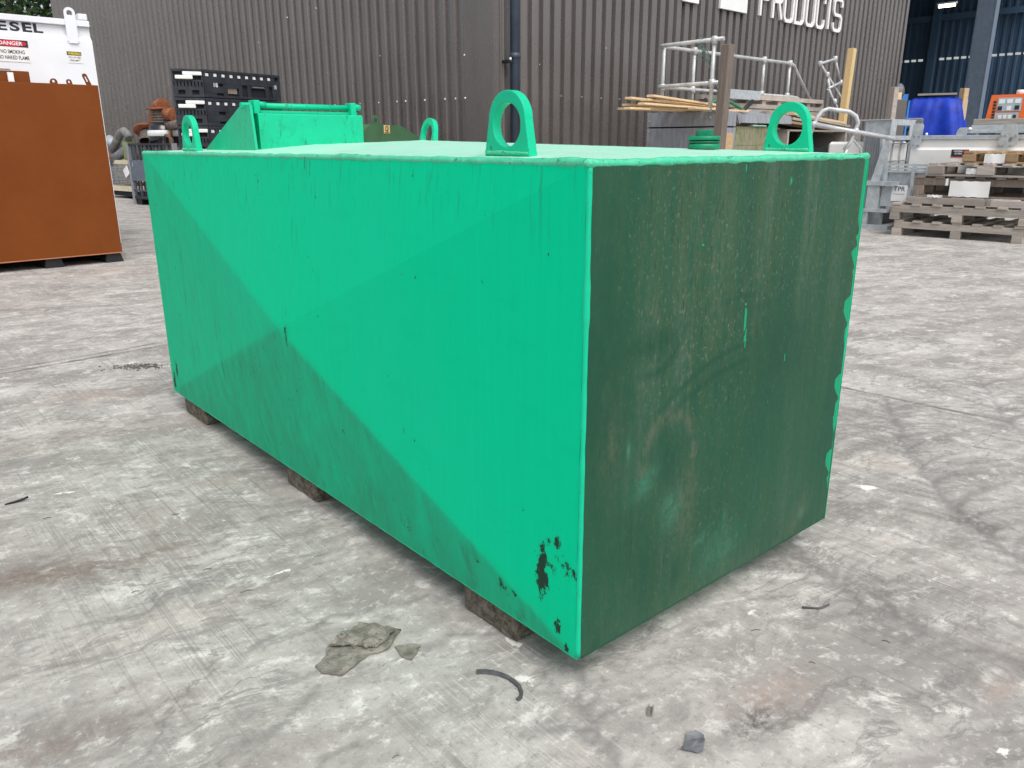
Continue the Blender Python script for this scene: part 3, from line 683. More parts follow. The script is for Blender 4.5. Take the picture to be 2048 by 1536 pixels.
def f_runs(P):
    V, Z = P[:, 1], P[:, 2]; o = np.clip((Z - .80) / .14, 0, 1) * (.35 + .65 * ell(V, Z, .97, .95, .12, .2))
    for v, z0, z1 in [(.97, .84, .97), (1.02, .78, .97), (.93, .88, .97), (1.3, .80, .97), (1.07, .50, .62), (1.6, .9, .97), (1.62, .2, .6), (1.92, .25, .75)]:
        o = np.maximum(o, ell(V, Z, v, (z0 + z1) / 2, .02, (z1 - z0) / 1.4))
    return np.clip(o, 0, 1)
def f_shade_dust(P):
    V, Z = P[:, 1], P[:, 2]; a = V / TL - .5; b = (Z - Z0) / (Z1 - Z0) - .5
    low = np.clip((-b - np.abs(a)) * 30 + .5, 0, 1)                       # shade of the downward-tilted facet painted in, with its dust
    left = np.clip((a - np.abs(b)) * 30 + .5, 0, 1)  # left facet's duller light painted in along with its dust
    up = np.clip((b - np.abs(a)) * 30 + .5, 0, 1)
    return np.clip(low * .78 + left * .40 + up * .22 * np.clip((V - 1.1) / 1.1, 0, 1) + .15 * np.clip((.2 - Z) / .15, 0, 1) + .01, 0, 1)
grid_face('side_panel', 'side', 96, 96, lambda a, b: (0, I + a * (TL - 2 * I), Z0 + I + b * (Z1 - Z0 - 2 * I)), dict(chip=f_chip, runs=f_runs, shade_dust=f_shade_dust), (-1, 0, 0), .040, tank)
def f_weather(P):
    U, Z = P[:, 0], P[:, 2]
    o = .30 + .55 * np.clip((Z - .45) / .3, 0, 1) * np.clip((U - .05) / .14, 0, 1) + .4 * ell(U, Z, .33, .78, .20, .25)
    o += .25 * ell(U, Z, .28, .35, .2, .25) + .3 * ell(U, Z, .45, .16, .35, .12)
    return np.clip(o, 0, 1)
def f_rub(P):
    U, Z = P[:, 0], P[:, 2]; o = np.zeros(len(P))
    o = np.maximum(o, .9 * ell(U, Z, .04, .62, .07, .30)); o = np.maximum(o, .95 * ell(U, Z, .16, .655, .09, .028)); o = np.maximum(o, .9 * ell(U, Z, .60, .585, .13, .10)); o = np.maximum(o, .7 * ell(U, Z, .52, .68, .10, .018))
    o = np.maximum(o, .9 * ell(U, Z, .24, .42, .06, .07)); o = np.maximum(o, .8 * ell(U, Z, .12, .27, .07, .10)); o = np.maximum(o, .9 * ell(U, Z, .28, .15, .02, .03)); o = np.maximum(o, .9 * ell(U, Z, .05, .09, .012, .025)); o = np.maximum(o, .75 * ell(U, Z, .17, .2, .06, .08))
    # hand-wiped arcs
    for (u0, z0), (um, zm), (u1, z1), w_ in [((.20, .52), (.36, .622), (.52, .605), .009), ((.22, .50), (.38, .588), (.52, .568), .011), ((.14, .60), (.22, .585), (.25, .655), .012), ((.36, .70), (.45, .715), (.52, .70), .008)]:
        for t in np.linspace(0, 1, 60):
            u = (1 - t) ** 2 * u0 + 2 * t * (1 - t) * um + t * t * u1; z = (1 - t) ** 2 * z0 + 2 * t * (1 - t) * zm + t * t * z1
            o = np.maximum(o, (.55 + .45 * math.sin(3.1 * t)) * ell(U, Z, u, z, w_ * .72, w_ * .72))
    return o
def f_rust(P):
    U, Z = P[:, 0], P[:, 2]
    d = np.hypot((U - .235) / .075, (Z - .42) / .085); ring = np.exp(-((d - 1) / .16) ** 2) * (Z > .40)
    o = np.maximum(ring * .95, .9 * ell(U, Z, .07, .49, .03, .10)); o = np.maximum(o, .8 * ell(U, Z, .30, .31, .03, .09)); o = np.maximum(o, .7 * ell(U, Z, .75, .12, .07, .03, .8)); o = np.maximum(o, .5 * ell(U, Z, .45, .05, .4, .06))
    return o
def f_pale(P):
    U, Z = P[:, 0], P[:, 2]
    o = np.maximum(.9 * ell(U, Z, .252, .305, .028, .034), .8 * ell(U, Z, .17, .385, .035, .02, .6)); o = np.maximum(o, .5 * ell(U, Z, .43, .155, .07, .05)); o = np.maximum(o, .8 * ell(U, Z, .44, .215, .008, .03)); o = np.maximum(o, .7 * ell(U, Z, .775, .13, .018, .014)); o = np.maximum(o, 1.0 * ell(U, Z, .118, .466, .004, .02)); o = np.maximum(o, .6 * ell(U, Z, .36, .2, .03, .012, .5))
    return o
def f_over(P):
    U, Z = P[:, 0], P[:, 2]; wd = np.full(len(P), .010)
    for za, zb, w_ in [(.80, .975, .020), (.77, .80, .026), (.72, .77, .032), (.69, .72, .022), (.585, .655, .036), (.52, .585, .018), (.40, .465, .036), (.33, .36, .033), (.30, .40, .020), (.20, .27, .034), (.16, .20, .020), (.075, .16, .004)]:
        s = np.clip(np.minimum((Z - za) / .035, (zb - Z) / .012), 0, 1) ** .6; wd = np.maximum(wd, w_ * s) if w_ > .010 else np.where((Z > za) & (Z < zb), w_, wd)
    o = np.clip((U - (TW - wd)) / .004 + .5, 0, 1)
    top = np.clip((Z - (Z1 - .010)) / .004 + .5, 0, 1)
    for u, z, rz_ in [(.42, .955, .006), (.58, .925, .012), (.30, .82, .004), (.455, .66, .03), (.46, .62, .02), (.62, .55, .01)]: o = np.maximum(o, .9 * (ell(U, Z, u, z, .003, rz_) > .4))
    return np.clip(np.maximum(o, top), 0, 1)
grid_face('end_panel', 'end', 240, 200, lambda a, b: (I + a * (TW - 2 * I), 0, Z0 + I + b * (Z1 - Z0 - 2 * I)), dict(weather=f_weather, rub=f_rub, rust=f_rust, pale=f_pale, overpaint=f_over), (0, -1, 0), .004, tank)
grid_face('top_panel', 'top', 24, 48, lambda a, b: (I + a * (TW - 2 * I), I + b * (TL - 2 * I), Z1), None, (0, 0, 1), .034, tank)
ob = MB().add([(TW, 0, Z0), (TW, TL, Z0), (TW, TL, Z1), (TW, 0, Z1), (TW + .028, TL / 2, (Z0 + Z1) / 2)], [(0, 1, 4), (1, 2, 4), (2, 3, 4), (3, 0, 4)])
ob.add([(0, TL, Z0), (TW, TL, Z0), (TW, TL, Z1), (0, TL, Z1)], [(0, 1, 2, 3)]); ob.add([(.02, .02, Z0 + .004), (TW, .02, Z0 + .004), (TW, TL, Z0 + .004), (.02, TL, Z0 + .004)], [(0, 1, 2, 3)])
ob.build('back_panel', 'green', tank)
# painted-over weld beads on the edges
rng = np.random.default_rng(3)
def bead(p, q, r=.0078, lump=.0022, step=.012):
    p, q = Vector(p), Vector(q); n = int((q - p).length / step); pts = []; rs = []
    ph = rng.uniform(0, 50)
    for i in range(n + 1):
        t = p + (q - p) * i / n; k = mnoise.noise(Vector((ph + i * step * 26, 0, 0))); k2 = mnoise.noise(Vector((ph + i * step * 7, 5, 0)))
        pts.append(t + Vector((0, 0, k2 * .002))); rs.append(r + lump * k + .0015 * k2)
    return MB().tube(pts, rs, 8)
e = .006
for p, q in [((e, e, Z1 - e), (e, TL - e, Z1 - e)), ((e, e, Z1 - e), (TW - e, e, Z1 - e)), ((TW - e, e, Z1 - e), (TW - e, TL - e, Z1 - e)), ((e, TL - e, Z1 - e), (TW - e, TL - e, Z1 - e))]:
    bead(p, q).build('edge_weld', 'bead', tank)
for p, q in [((e, e, Z0 + e), (e, e, Z1 - e)), ((e, TL - e, Z0 + e), (e, TL - e, Z1 - e)), ((e, e, Z0 + e), (e, TL - e, Z0 + e)), ((TW - e, e, Z0 + .25), (TW - e, e, Z1 - e))]:
    bead(p, q, .0062, .0010).build('edge_weld', 'green', tank)
for p, q in [((e * 2, e, Z0 + e), (TW - e, e, Z0 + e)), ((TW - e, e, Z0 + e), (TW - e, e, Z0 + .25))]:
    bead(p, q, .0065, .001).build('edge_weld', 'end', tank)
for x_, y_ in ((e, e), (TW - e, e), (e, TL - e)):
    MB().lathe([(.0005, -.0088), (.005, -.007), (.0080, -.003), (.0084, 0), (.0080, .003), (.005, .007), (.0005, .0088)], 12, Matrix.Translation((x_, y_, Z1 - e))).build('corner_weld', 'bead', tank)
# lifting eyes
def eye(L0, w_, hgt, hr_, hz, th, n=64):
    # plate in local y (length) / z, thickness along x
    out = []; inn = []
    rt = w_ * .40
    for k in range(n):
        a = 2 * math.pi * k / n - math.pi / 2
        inn.append((hr_ * math.cos(a), hz + hr_ * math.sin(a)))
    prof = []
    cz = hgt - rt
    for k in range(n):
        a = 2 * math.pi * k / n - math.pi / 2; c, s = math.cos(a), math.sin(a)
        if s >= 0: prof.append((rt * c, cz + rt * s))
        else:
            # ray to the trapezoid below
            t = 10
            if s < -1e-6: t = min(t, (0 - cz) / s)
            for sg in (1, -1):
                # side line from (sg*rt,cz) to (sg*w/2,0)
                dx = sg * (w_ / 2 - rt); dz = -cz; den = c * dz - s * dx
                if abs(den) > 1e-9:
                    tt = (sg * rt * dz - 0 * dx) / den
                    if tt > 1e-6: t = min(t, tt)
            prof.append((t * c, cz + t * s))
    inn = [(x, z) for x, z in inn]
    return MB().plate_hole(prof, inn, -th / 2, th / 2)
def eye_mesh():
    m = eye(0, .125, .112, .0375, .0535, .019); m.f.append([0]) if False else None
    me = m.mesh('lifting_eye', 'green')
    bm = bmesh.new(); bm.from_mesh(me)
    eg = [e_ for e_ in bm.edges if len(e_.link_faces) == 2 and e_.calc_face_angle() > 1.2]
    bmesh.ops.bevel(bm, geom=eg, offset=.0015, segments=2, affect='EDGES', profile=.5); bm.to_mesh(me); bm.free(); return me
em = eye_mesh()
for u, v, tl, lean in [(.05, .247, 0, 0), (.05, 1.862, .02, 0), (.842, .172, 0, 0), (.842, 1.655, -.10, .16)]:
    lo = link('lifting_eye', em, tank, (u, v, .977), (lean, 0, R(90) + tl))
    wd = bead((-.058, .0095, .0062), (.058, .0095, .0062), .0030, .0022, .005); wd.build('fillet_weld', 'bead', lo)
    wd = bead((-.058, -.0095, .0062), (.058, -.0095, .0062), .0030, .0022, .005); wd.build('fillet_weld', 'bead', lo)
# pump cabinet on the far end
cb = MB().prism([(1.492, .965), (1.492, 1.083), (1.497, 1.087), (1.56, 1.087), (1.84, .985), (1.84, .965)], -.125, -.478, mat=Matrix.Rotation(R(90), 4, 'Z')); cbo = cb.build('cabinet', 'cab', tank)
sp_ = MB().prism([(1.464, .97), (1.480, 1.108), (1.545, 1.110), (1.86, .985), (1.86, .97)], -.096, -.104 + .0, mat=Matrix.Rotation(R(90), 4, 'Z')); sp_.build('cabinet_cheek', 'cab', tank)
MB().prism([(1.52, 1.0885), (1.52, 1.096), (1.562, 1.096), (1.85, .991), (1.848, .984), (1.56, 1.0885)], -.108, -.476, mat=Matrix.Rotation(R(90), 4, 'Z')).build('cabinet_lid', 'cab', tank)
MB().tube([(.09, 1.53, 1.109), (.475, 1.53, 1.109)], .009, 10).build('hinge_rod', 'green', tank)
for x in (.130, .455):
    hb = MB().box(x - .010, x + .010, 1.505, 1.545, 1.085, 1.124, ch=.002); hbo = hb.build('hinge_bracket', 'green', tank)
    MB().tube([(x + .010, 1.525, 1.113), (x + .034, 1.525, 1.111)], .010, 6).build('hinge_bolt', 'green', hbo)
# filler cap
fc = MB().lathe([(.058, .985), (.060, .990), (.060, 1.0), (.055, 1.001), (.055, 1.004), (.058, 1.005), (.058, 1.008), (.054, 1.009), (.054, 1.012), (.062, 1.013), (.062, 1.022), (.058, 1.025)], 28, Matrix.Translation((.712, .315, .276)) @ Matrix.Diagonal((.62, .62, .72, 1)))
fco = fc.build('filler_cap', 'capgreen', tank); MB().lathe([(.034, 1.0252), (.034, 1.042), (.030, 1.044)], 6, Matrix.Translation((.712, .315, .276)) @ Matrix.Diagonal((.62, .62, .72, 1)), sm=False).build('cap_nut', 'capgreen', fco)
MB().lathe([(.0565, 1.0005), (.0565, 1.0125)], 28, Matrix.Translation((.712, .315, .276)) @ Matrix.Diagonal((.62, .62, .72, 1))).build('cap_gap_band', 'black', fco)  # black band in the gap between the cap rims
# bearers
for (v0, v1), lb in (((.195, .372), 'rough timber bearer under the near corner of the green tank'), ((1.078, 1.27), 'rough timber bearer under the middle of the green tank'), ((1.947, 2.165), 'rough timber bearer under the far end of the green tank')):
    bm = bmesh.new(); bmesh.ops.create_cube(bm, size=1)
    for v in bm.verts: v.co = Vector((v.co.x * .872, v.co.y * (v1 - v0), v.co.z * .069))
    bmesh.ops.bevel(bm, geom=bm.edges[:], offset=.006, segments=1, affect='EDGES'); bmesh.ops.subdivide_edges(bm, edges=bm.edges[:], cuts=4, use_grid_fill=True)
    for v in bm.verts: v.co += Vector([random.gauss(0, .0009) for _ in range(3)])
    me = bpy.data.meshes.new('timber_bearer'); bm.to_mesh(me); bm.free(); me.materials.append(MT['bearer'])
    tag(link('timber_bearer', me, None, at(F_T, .45, (v0 + v1) / 2, .0352), (0, 0, YAW_T)), lb, 'timber')

# ------------------------------------------------------------------ brown tank and white tank on the left
bt = thing('steel_tank', 'red brown steel tank on black feet in front of the white diesel tank', 'tank', at(F_R, 0, 0, 0), YAW_R)
X1b, X0b, Yb = -4.953, -7.15, -.486
MB().box(X0b, X1b, Yb, Yb + 1.1, .08, 1.47, ch=.004).build('tank_body', 'brownpaint', bt)
boxo('bottom_flange', (X0b, X1b, Yb - .006, Yb - .001, .080, .088), 'paletan', bt)
for x in (-5.02, -5.50, -5.98, -6.9): MB().prism([(x - .075, 0), (x + .075, 0), (x + .055, .078), (x - .06, .078)], Yb + .02, Yb + 1.05).build('foot', 'black', bt)
boxo('hatch', (-5.74, -5.44, Yb + .05, Yb + .45, 1.47, 1.555), 'brownpaint', bt, .004)
boxo('hatch_stay', (-5.60, -5.56, Yb + .02, Yb + .04, 1.47, 1.54), 'cream', bt)
boxo('hatch_lid', (-5.95, -5.58, Yb + .05, Yb + .45, 1.545, 1.56), 'greysteel', bt)
MB().tube([(-5.64, Yb + .2, 1.556), (-5.63, Yb + .2, 1.575), (-5.54, Yb + .2, 1.575), (-5.53, Yb + .2, 1.556)], .004, 6).build('hatch_handle', 'rust', bt)
for x, w_, h_, ln in ((-5.26, .055, .045, 0), (-5.14, .04, .045, -.2), (-4.99, .035, .10, -.35)):
    pl = [(-w_ / 2, 0), (w_ / 2, 0), (w_ / 2, h_ - w_ / 2)] + [(w_ / 2 * math.cos(R(a)), h_ - w_ / 2 + w_ / 2 * math.sin(R(a))) for a in (30, 60, 90, 120, 150)] + [(-w_ / 2, h_ - w_ / 2)]
    hl = [(x_ * .4, h_ * .55 + (z_ - h_ * .5) * .45) for x_, z_ in pl]
    MB().plate_hole(pl, hl, -.008, .008).build('lifting_eye', 'brownpaint', bt, loc=(x, Yb + .1, 1.47), rot=(0, ln, 0))

wt = thing('steel_tank', 'tall white fuel tank with DIESEL lettering behind the brown tank', 'tank', at(F_R, 0, 0, 0), YAW_R)
X1w, X0w, Yw = -4.575, -7.6, .71
pr = [(Yw, .03), (Yw, 1.93), (Yw + .035, 1.975), (Yw + .035, 2.06), (Yw + 1.2, 2.06), (Yw + 1.2, .03)]
wb = MB(); n_ = len(pr); wb.add([(X0w, y, z) for y, z in pr] + [(X1w, y, z) for y, z in pr], [list(range(n_)), list(range(n_, 2 * n_))[::-1]] + [(i, i + n_, (i + 1) % n_ + n_, (i + 1) % n_) for i in range(n_)])
wb.build('tank_body', 'white', wt)
boxo('top_rail', (X0w, X1w - .0, Yw + .0, Yw + .08, 2.062, 2.115), 'white', wt, .004)
boxo('corner_block', (-4.665, -4.585, Yw, Yw + .08, 2.117, 2.175), 'white', wt, .008)
lg = [(-.05, 0), (-.035, -.03), (.035, -.03), (.05, 0), (.05, .22)] + [(.05 * math.cos(R(a)), .25 + .04 * math.sin(R(a))) for a in (0, 30, 60, 90, 120, 150, 180)] + [(-.05, .22)]
lg = [(x, z) for x, z in lg]
lgo = MB().prism([(-.048, 0), (-.034, -.022), (.034, -.022), (.048, 0), (.048, .21), (-.048, .21)], -.012, -.001, mat=None)
lgo.plate_hole([(.048, .21), (.048, .24)] + [(.048 * math.cos(R(a)), .245 + .045 * math.sin(R(a))) for a in (20, 55, 90, 125, 160)] + [(-.048, .24), (-.048, .21)], [(.024, .222), (.024, .24)] + [(.024 * math.cos(R(a)), .245 + .02 * math.sin(R(a))) for a in (20, 55, 90, 125, 160)] + [(-.024, .24), (-.024, .222)], -.012, -.001)
lgo.build('lifting_lug', 'white', wt, loc=(-4.742, Yw - .002, 1.93))
for i, (ch, x) in enumerate(zip('DIESEL', (-5.50, -5.40, -5.305, -5.205, -5.105, -4.945 - .07))):
    if ch == 'I': lettering(wt, 'I', 'blackprint', -5.415, Yw + .033, 2.02, .03, .078, .03, 'painted_letter')
    else: lettering(wt, ch, 'blackprint', x, Yw + .033, 2.018, .078, .078, .035, 'painted_letter')
ds = boxo('danger_sticker', (-5.40, -5.13, Yw - .004, Yw - .001, 1.715, 1.90), 'whiteprint', wt)
boxo('sticker_band', (-5.40, -5.13, Yw - .006, Yw - .0045, 1.842, 1.90), 'blackprint', ds)
MB().lathe([(.128, 0), (.128, .001)], 28, Matrix.Translation((-5.27, Yw - .007, 1.871)) @ Matrix.Diagonal((1, 1, .21, 1)) @ Matrix.Rotation(R(90), 4, 'X')).build('sticker_oval', 'redprint', ds)
lettering(ds, 'DANGER', 'whiteprint', -5.27, Yw - .0095, 1.871, .19, .032, .02)
lettering(ds, 'NO SMOKING', 'blackprint', -5.262, Yw - .0055, 1.80, .19, .032, .012)
lettering(ds, 'NO NAKED FLAME', 'blackprint', -5.262, Yw - .0055, 1.752, .25, .032, .012)
ws = boxo('warning_sticker', (-4.815, -4.69, Yw - .004, Yw - .001, 1.735, 1.835), 'whiteprint', wt)
boxo('sticker_band', (-4.815, -4.69, Yw - .006, Yw - .0045, 1.802, 1.835), 'blackprint', ws)
lettering(ws, 'WARNING', 'yellow', -4.752, Yw - .008, 1.818, .112, .024, .03)
lettering(ws, 'ONLY LIFT HERE', 'blackprint', -4.752, Yw - .0055, 1.783, .105, .016, .006)
lettering(ws, 'WHEN EMPTY', 'blackprint', -4.752, Yw - .0055, 1.757, .095, .016, .006)

# ------------------------------------------------------------------ dark green tank behind
F_D = frame((-1.5535, 9.1414, 0), R(62))
dg = thing('steel_tank', 'dark olive green tank with sloping shoulders and gold sticker by the brown wall', 'tank', at(F_D, 0, 0), R(62))
MB().prism([(-.7, .0), (-.7, .80), (.0, 1.2), (.56, 1.2), (1.36, .93), (1.36, 0)], 0, .9).build('tank_body', 'dkgreen', dg)
eyeD = [(-.05, 0), (.05, 0), (.05, .06), (.04, .09), (.0, .10), (-.04, .09), (-.05, .06)]
MB().plate_hole(eyeD, [(x * .45, .045 + (z - .05) * .45) for x, z in eyeD], -.008, .008).build('lifting_eye', 'dkgreen', dg, loc=(.16, .05, 1.2))
boxo('eye_base', (.06, .26, .01, .1, 1.2, 1.208), 'dkgreen', dg)
gs = boxo('hook_sticker', (.245, .355, -.004, -.001, 1.105, 1.195), 'gold', dg)
MB().tube([(.30 + .033 * math.cos(R(a)), -.0055, 1.157 + .030 * math.sin(R(a))) for a in range(0, 360, 30)], .003, 4, closed=True).build('sticker_ring', 'blackprint', gs)
MB().tube([(.30, -.0055, 1.182), (.30, -.0055, 1.16), (.315, -.0055, 1.15), (.31, -.0055, 1.135), (.295, -.0055, 1.133), (.288, -.0055, 1.143)], .0045, 4).build('sticker_hook', 'blackprint', gs)
boxo('sticker_line', (.255, .345, -.006, -.0045, 1.110, 1.118), 'blackprint', gs)

# ------------------------------------------------------------------ black plastic boxes in two stacks
F_S = frame((-3.86, 10.59, 0), R(56))
F_N = frame((-3.86, 10.59, 0), R(23))
def slot_box(name, label, x0, x1, z0, z1, group, wide):
    FF, yw = (F_S, R(56)) if wide else (F_N, R(23)); t = thing(name, label, 'crate', at(FF, (x0 + x1) / 2, .5, z0), yw, group); hw = (x1 - x0) / 2; h = z1 - z0; F = -.5
    MB().box(-hw + .02, hw - .02, F + .03, .08 if wide else .40, .0, h - .01).build('box_shell', 'void', t)
    fr = MB()
    fr.box(-hw, hw, F, F + .035, 0, .03, ch=.004); fr.box(-hw, hw, F, F + .035, h - .035, h - .002, ch=.004)
    if wide:
        n = 10; pw = 2 * hw / n
        for k in range(n + 1): fr.box(max(-hw, -hw + k * pw - .03), min(hw, -hw + k * pw + .03), F + .004, F + .04, h - .085, h - .03)
        fr.box(-hw, hw, F + .002, F + .04, h - .16, h - .085)
        for a, b in ((-hw, -hw + .18), (-hw + .28, -hw + .34), (-hw + .52, -hw + .58), (-hw + .66, -hw + .72), (hw - .26, hw - .20), (hw - .14, hw)): fr.box(a, b, F + .005, F + .04, .03, h - .16)
        fr.box(-hw, -hw + .28, F + .003, F + .04, .06, .14); fr.box(-hw + .34, -hw + .52, F + .003, F + .04, .13, .18); fr.box(-hw + .72, hw - .26, F + .006, F + .04, .14, h - .165)
        fr.build('front_frame', 'blackplastic', t)
        for k in range(n - 1):
            boxo('white_insert', (-hw + (k + .5) * pw - .028, -hw + (k + .5) * pw + .022, F + .012, F + .03, h - .080, h - .045), 'cream', t)
        boxo('name_plate', (-hw + .74, hw - .28, F - .002, F + .005, .15, h - .17), 'slate', t)
        boxo('window_patch', (-hw + .36, -hw + .5, F + .02, F + .05, .06, .13), 'oldpost', t)
        if '18' in label:
            lettering(t, '18', 'cream', -hw + .17, F + .001, .155, .06, .05, .01); lettering(t, '18', 'cream', hw - .09, F + .001, h - .16, .04, .05, .01)
    else:
        n = 9; pw = 2 * hw / n
        for k in range(n + 1): fr.box(max(-hw, -hw + k * pw - .013), min(hw, -hw + k * pw + .013), F + .004, F + .04, h - .21, h - .15)
        fr.box(-hw, hw, F + .002, F + .045, h - .15, h - .13); fr.box(-hw, hw, F + .002, F + .04, h - .25, h - .21)
        for a, b in ((-hw, -hw + .06), (-.04, .04), (hw - .06, hw)): fr.box(a, b, F + .003, F + .045, .0, h - .25)
        for a in (-hw, hw - .02): fr.box(a, a + .02, F + .003, F + .045, h - .13, h - .03)
        fr.build('front_frame', 'blackplastic', t)
        boxo('white_strip', (-hw + .04, hw - .12, F - .03, F + .03, h - .125, h - .08), 'cream', t, .006); boxo('white_strip', (-hw + .13, hw - .01, F - .02, F + .03, h - .078, h - .035), 'cream', t, .006)
    return t
words = ['on the floor', 'second from the floor', 'in the middle', 'second from the top', 'at the top']
for i in range(5):
    z0 = .2 + i * .34
    slot_box('plastic_crate', f'black plastic crate holding white strips, {words[i]} of the narrow stack', -.37, -.005, z0, z0 + .335, 'narrow stack of black crates', False)
    lab = f'wide black plastic pallet box {words[i]} of its stack' if i < 4 else 'wide black plastic pallet box marked 18 at the top of its stack'
    slot_box('pallet_box', lab, .005, 1.22, z0 - .005 * (i % 2), z0 + .335, 'wide stack of black pallet boxes', True)
sk = thing('skid_base', 'dark skid base under the black plastic crates', 'pallet', at(F_S, .4, .5, 0), R(56))
for y in (-.45, 0, .4): boxo('runner', (-.40, 1.2, y, y + .1, 0, .12), 'black', sk)
boxo('deck', (-.42, 1.22, -.48, .5, .12, .19), 'black', sk)

# ------------------------------------------------------------------ stillage cage with scrap fittings, by the left wall
def Lp(x, y, z=0.0): return at(F_L, x, y, z)
sc = thing('cage_stillage', 'dark grey steel cage stillage with a sheet panel full of scrap fittings', 'stillage', Lp(6.9, 1.6), YAW_L)
# local x runs back towards the building corner: negative
W_, D_, H_ = 1.55, -1.0, 1.01
for x in (0, -W_):
    for y in (0, D_): boxo('corner_post', (x - .03, x + .03, y - .03, y + .03, .0, H_), 'greysteel', sc)
for z, s in ((H_ - .03, .03), (.10, .05), (.40, .02)):
    boxo('rail', (-W_, 0, -.02, .02, z, z + s), 'blackplastic', sc); boxo('rail', (-W_, 0, D_ - .02, D_ + .02, z, z + s), 'blackplastic', sc)
    boxo('rail', (-.02, .02, D_, 0, z, z + s), 'blackplastic', sc); boxo('rail', (-W_ - .02, -W_ + .02, D_, 0, z, z + s), 'blackplastic', sc)
for k in range(12): boxo('bar', (-.12 - k * .125, -.12 - k * .125 + .025, -.012, .012, .73, H_ - .03), 'barsteel', sc)
for k in range(9): boxo('bar', (.02 - .035, .02 - .01, -.1 - k * .1, -.1 - k * .1 + .02, .1, H_), 'barsteel', sc)
boxo('sheet_panel', (-.66, -.02, .014, .026, .40, .735), 'slateblue', sc)
lettering(sc, '2', 'cream', -.12, .029, .67, .03, .06, .02, 'painted_mark', (0, 0, math.pi))
for k in range(7): boxo('bar', (-.1 - k * .2, -.1 - k * .2 + .04, -.012, .012, .1, .4), 'barsteel', sc)
boxo('rail', (-W_, 0, .012, .022, .23, .26), 'barsteel', sc)
boxo('floor_plate', (-W_, 0, D_, 0, .10, .12), 'greysteel', sc)
for x in (-.12, -W_ + .12): boxo('foot', (x - .1, x + .1, D_, 0, 0, .1), 'black', sc)
def scrap(name, label, mb, mat, cat, loc, rot=(0, 0, 0)): return tag(mb.build(name, mat, None, loc=loc, rot=rot), label, cat)
# bellows drum with a wide flange
bp = [(.30, .245), (.30, .27)]; body = [(.215, -.02)]
for k in range(6): body += [(.235, k * .042), (.235, k * .042 + .012), (.205, k * .042 + .02), (.205, k * .042 + .036)]
bel = thing('bellows_joint', 'ribbed round bellows with wide rusty flange on top of the scrap heap', 'pipe fitting', Lp(6.30, 1.25, 1.30), YAW_L); bel.scale = (.76, .76, 1)
MB().lathe(body, 28).build('bellows', 'iron', bel); MB().lathe([(.20, .24)] + bp + [(.2, .275)], 28).build('flange', 'rust', bel)
def elbow(r, rad, a0, a1, n=8, tail=0.0):
    pts = [(rad * math.cos(R(a0 + (a1 - a0) * i / n)), 0, rad * math.sin(R(a0 + (a1 - a0) * i / n))) for i in range(n + 1)]
    return MB().tube(pts, r, 16, cap=False)
scrap('pipe_elbow', 'terracotta pipe elbow standing behind the ribbed bellows', MB().tube([(.28 * math.cos(R(a)), 0, .30 * math.sin(R(a))) for a in range(0, 100, 12)] , .13, 16), 'rust', 'pipe fitting', Lp(6.72, 1.0, 1.32), (0, 0, YAW_L))
scrap('pipe_stub', 'short terracotta pipe stub at the right of the ribbed bellows', MB().tube([(0, 0, 0), (-.22, 0, -.02)], .10, 16), 'rust', 'pipe fitting', Lp(6.02, 1.3, 1.47), (0, 0, YAW_L))
dr = thing('wrapped_drum', 'drum wrapped in shiny black film with a white band', 'drum', Lp(6.18, 1.32, .98), YAW_L); dr.scale = (.78, .78, 1)
md = MB(); prof = [(.20, 0), (.30, .03), (.31, .15), (.29, .22), (.27, .30), (.19, .34)]; md.lathe(prof, 24)
md.v = [tuple(Vector(v) * (1 + .05 * mnoise.noise(Vector(v) * 9))) for v in md.v]; md.build('black_wrap', 'bag', dr)
MB().lathe([(.312, .14), (.325, .15), (.318, .215), (.300, .235)], 24, cap=False).build('white_band', 'strap', dr)
rg = thing('flanged_pipe', 'tilted rusty ring flange on a ribbed pipe left of the black drum', 'pipe fitting', Lp(6.62, 1.35, 1.02), YAW_L, rot=(R(22), R(20), YAW_L))
MB().lathe([(.17, 0), (.165, .04), (.175, .05), (.165, .08), (.175, .09), (.165, .12), (.175, .13), (.165, .16), (.15, .18)], 24, cap=False).build('pipe_body', 'iron', rg)
MB().lathe([(.17, .18), (.28, .18), (.28, .21), (.17, .21), (.17, .18)], 28, cap=False).build('ring_flange', 'rust', rg)
MB().lathe([(.165, .19), (.0, .188)], 24, cap=False).build('dark_bore', 'void', rg)
for k in range(8): MB().lathe([(.012, .211), (.012, .214)], 6, Matrix.Translation((.225 * math.cos(k * math.pi / 4), .225 * math.sin(k * math.pi / 4), 0))).build('bolt_hole', 'void', rg)
scrap('pipe_length', 'grey brown pipe poking out right of the bellows', MB().tube([(0, 0, 0), (-.62, .1, .02)], .07, 14), 'iron', 'pipe', Lp(6.08, 1.3, 1.28), (0, 0, YAW_L))
scrap('hose_coil', 'loose coil of pale wire at the right end of the stillage', MB().tube([(.13 * math.cos(R(a)), .02 * math.sin(a), .13 * math.sin(R(a)) + .0006 * (a % 90)) for a in range(0, 1080, 24)], .012, 6), 'iron', 'coil', Lp(5.82, 1.45, .98), (0, 0, YAW_L))
scrap('pipe_ring', 'rusty thin ring flange leaning beside the wrapped drum', MB().tube([(.14 * math.cos(R(a)), 0, .14 * math.sin(R(a))) for a in range(0, 360, 20)], .018, 6, closed=True), 'rust', 'pipe fitting', Lp(5.84, 1.38, 1.06), (0, 0, YAW_L - .6))
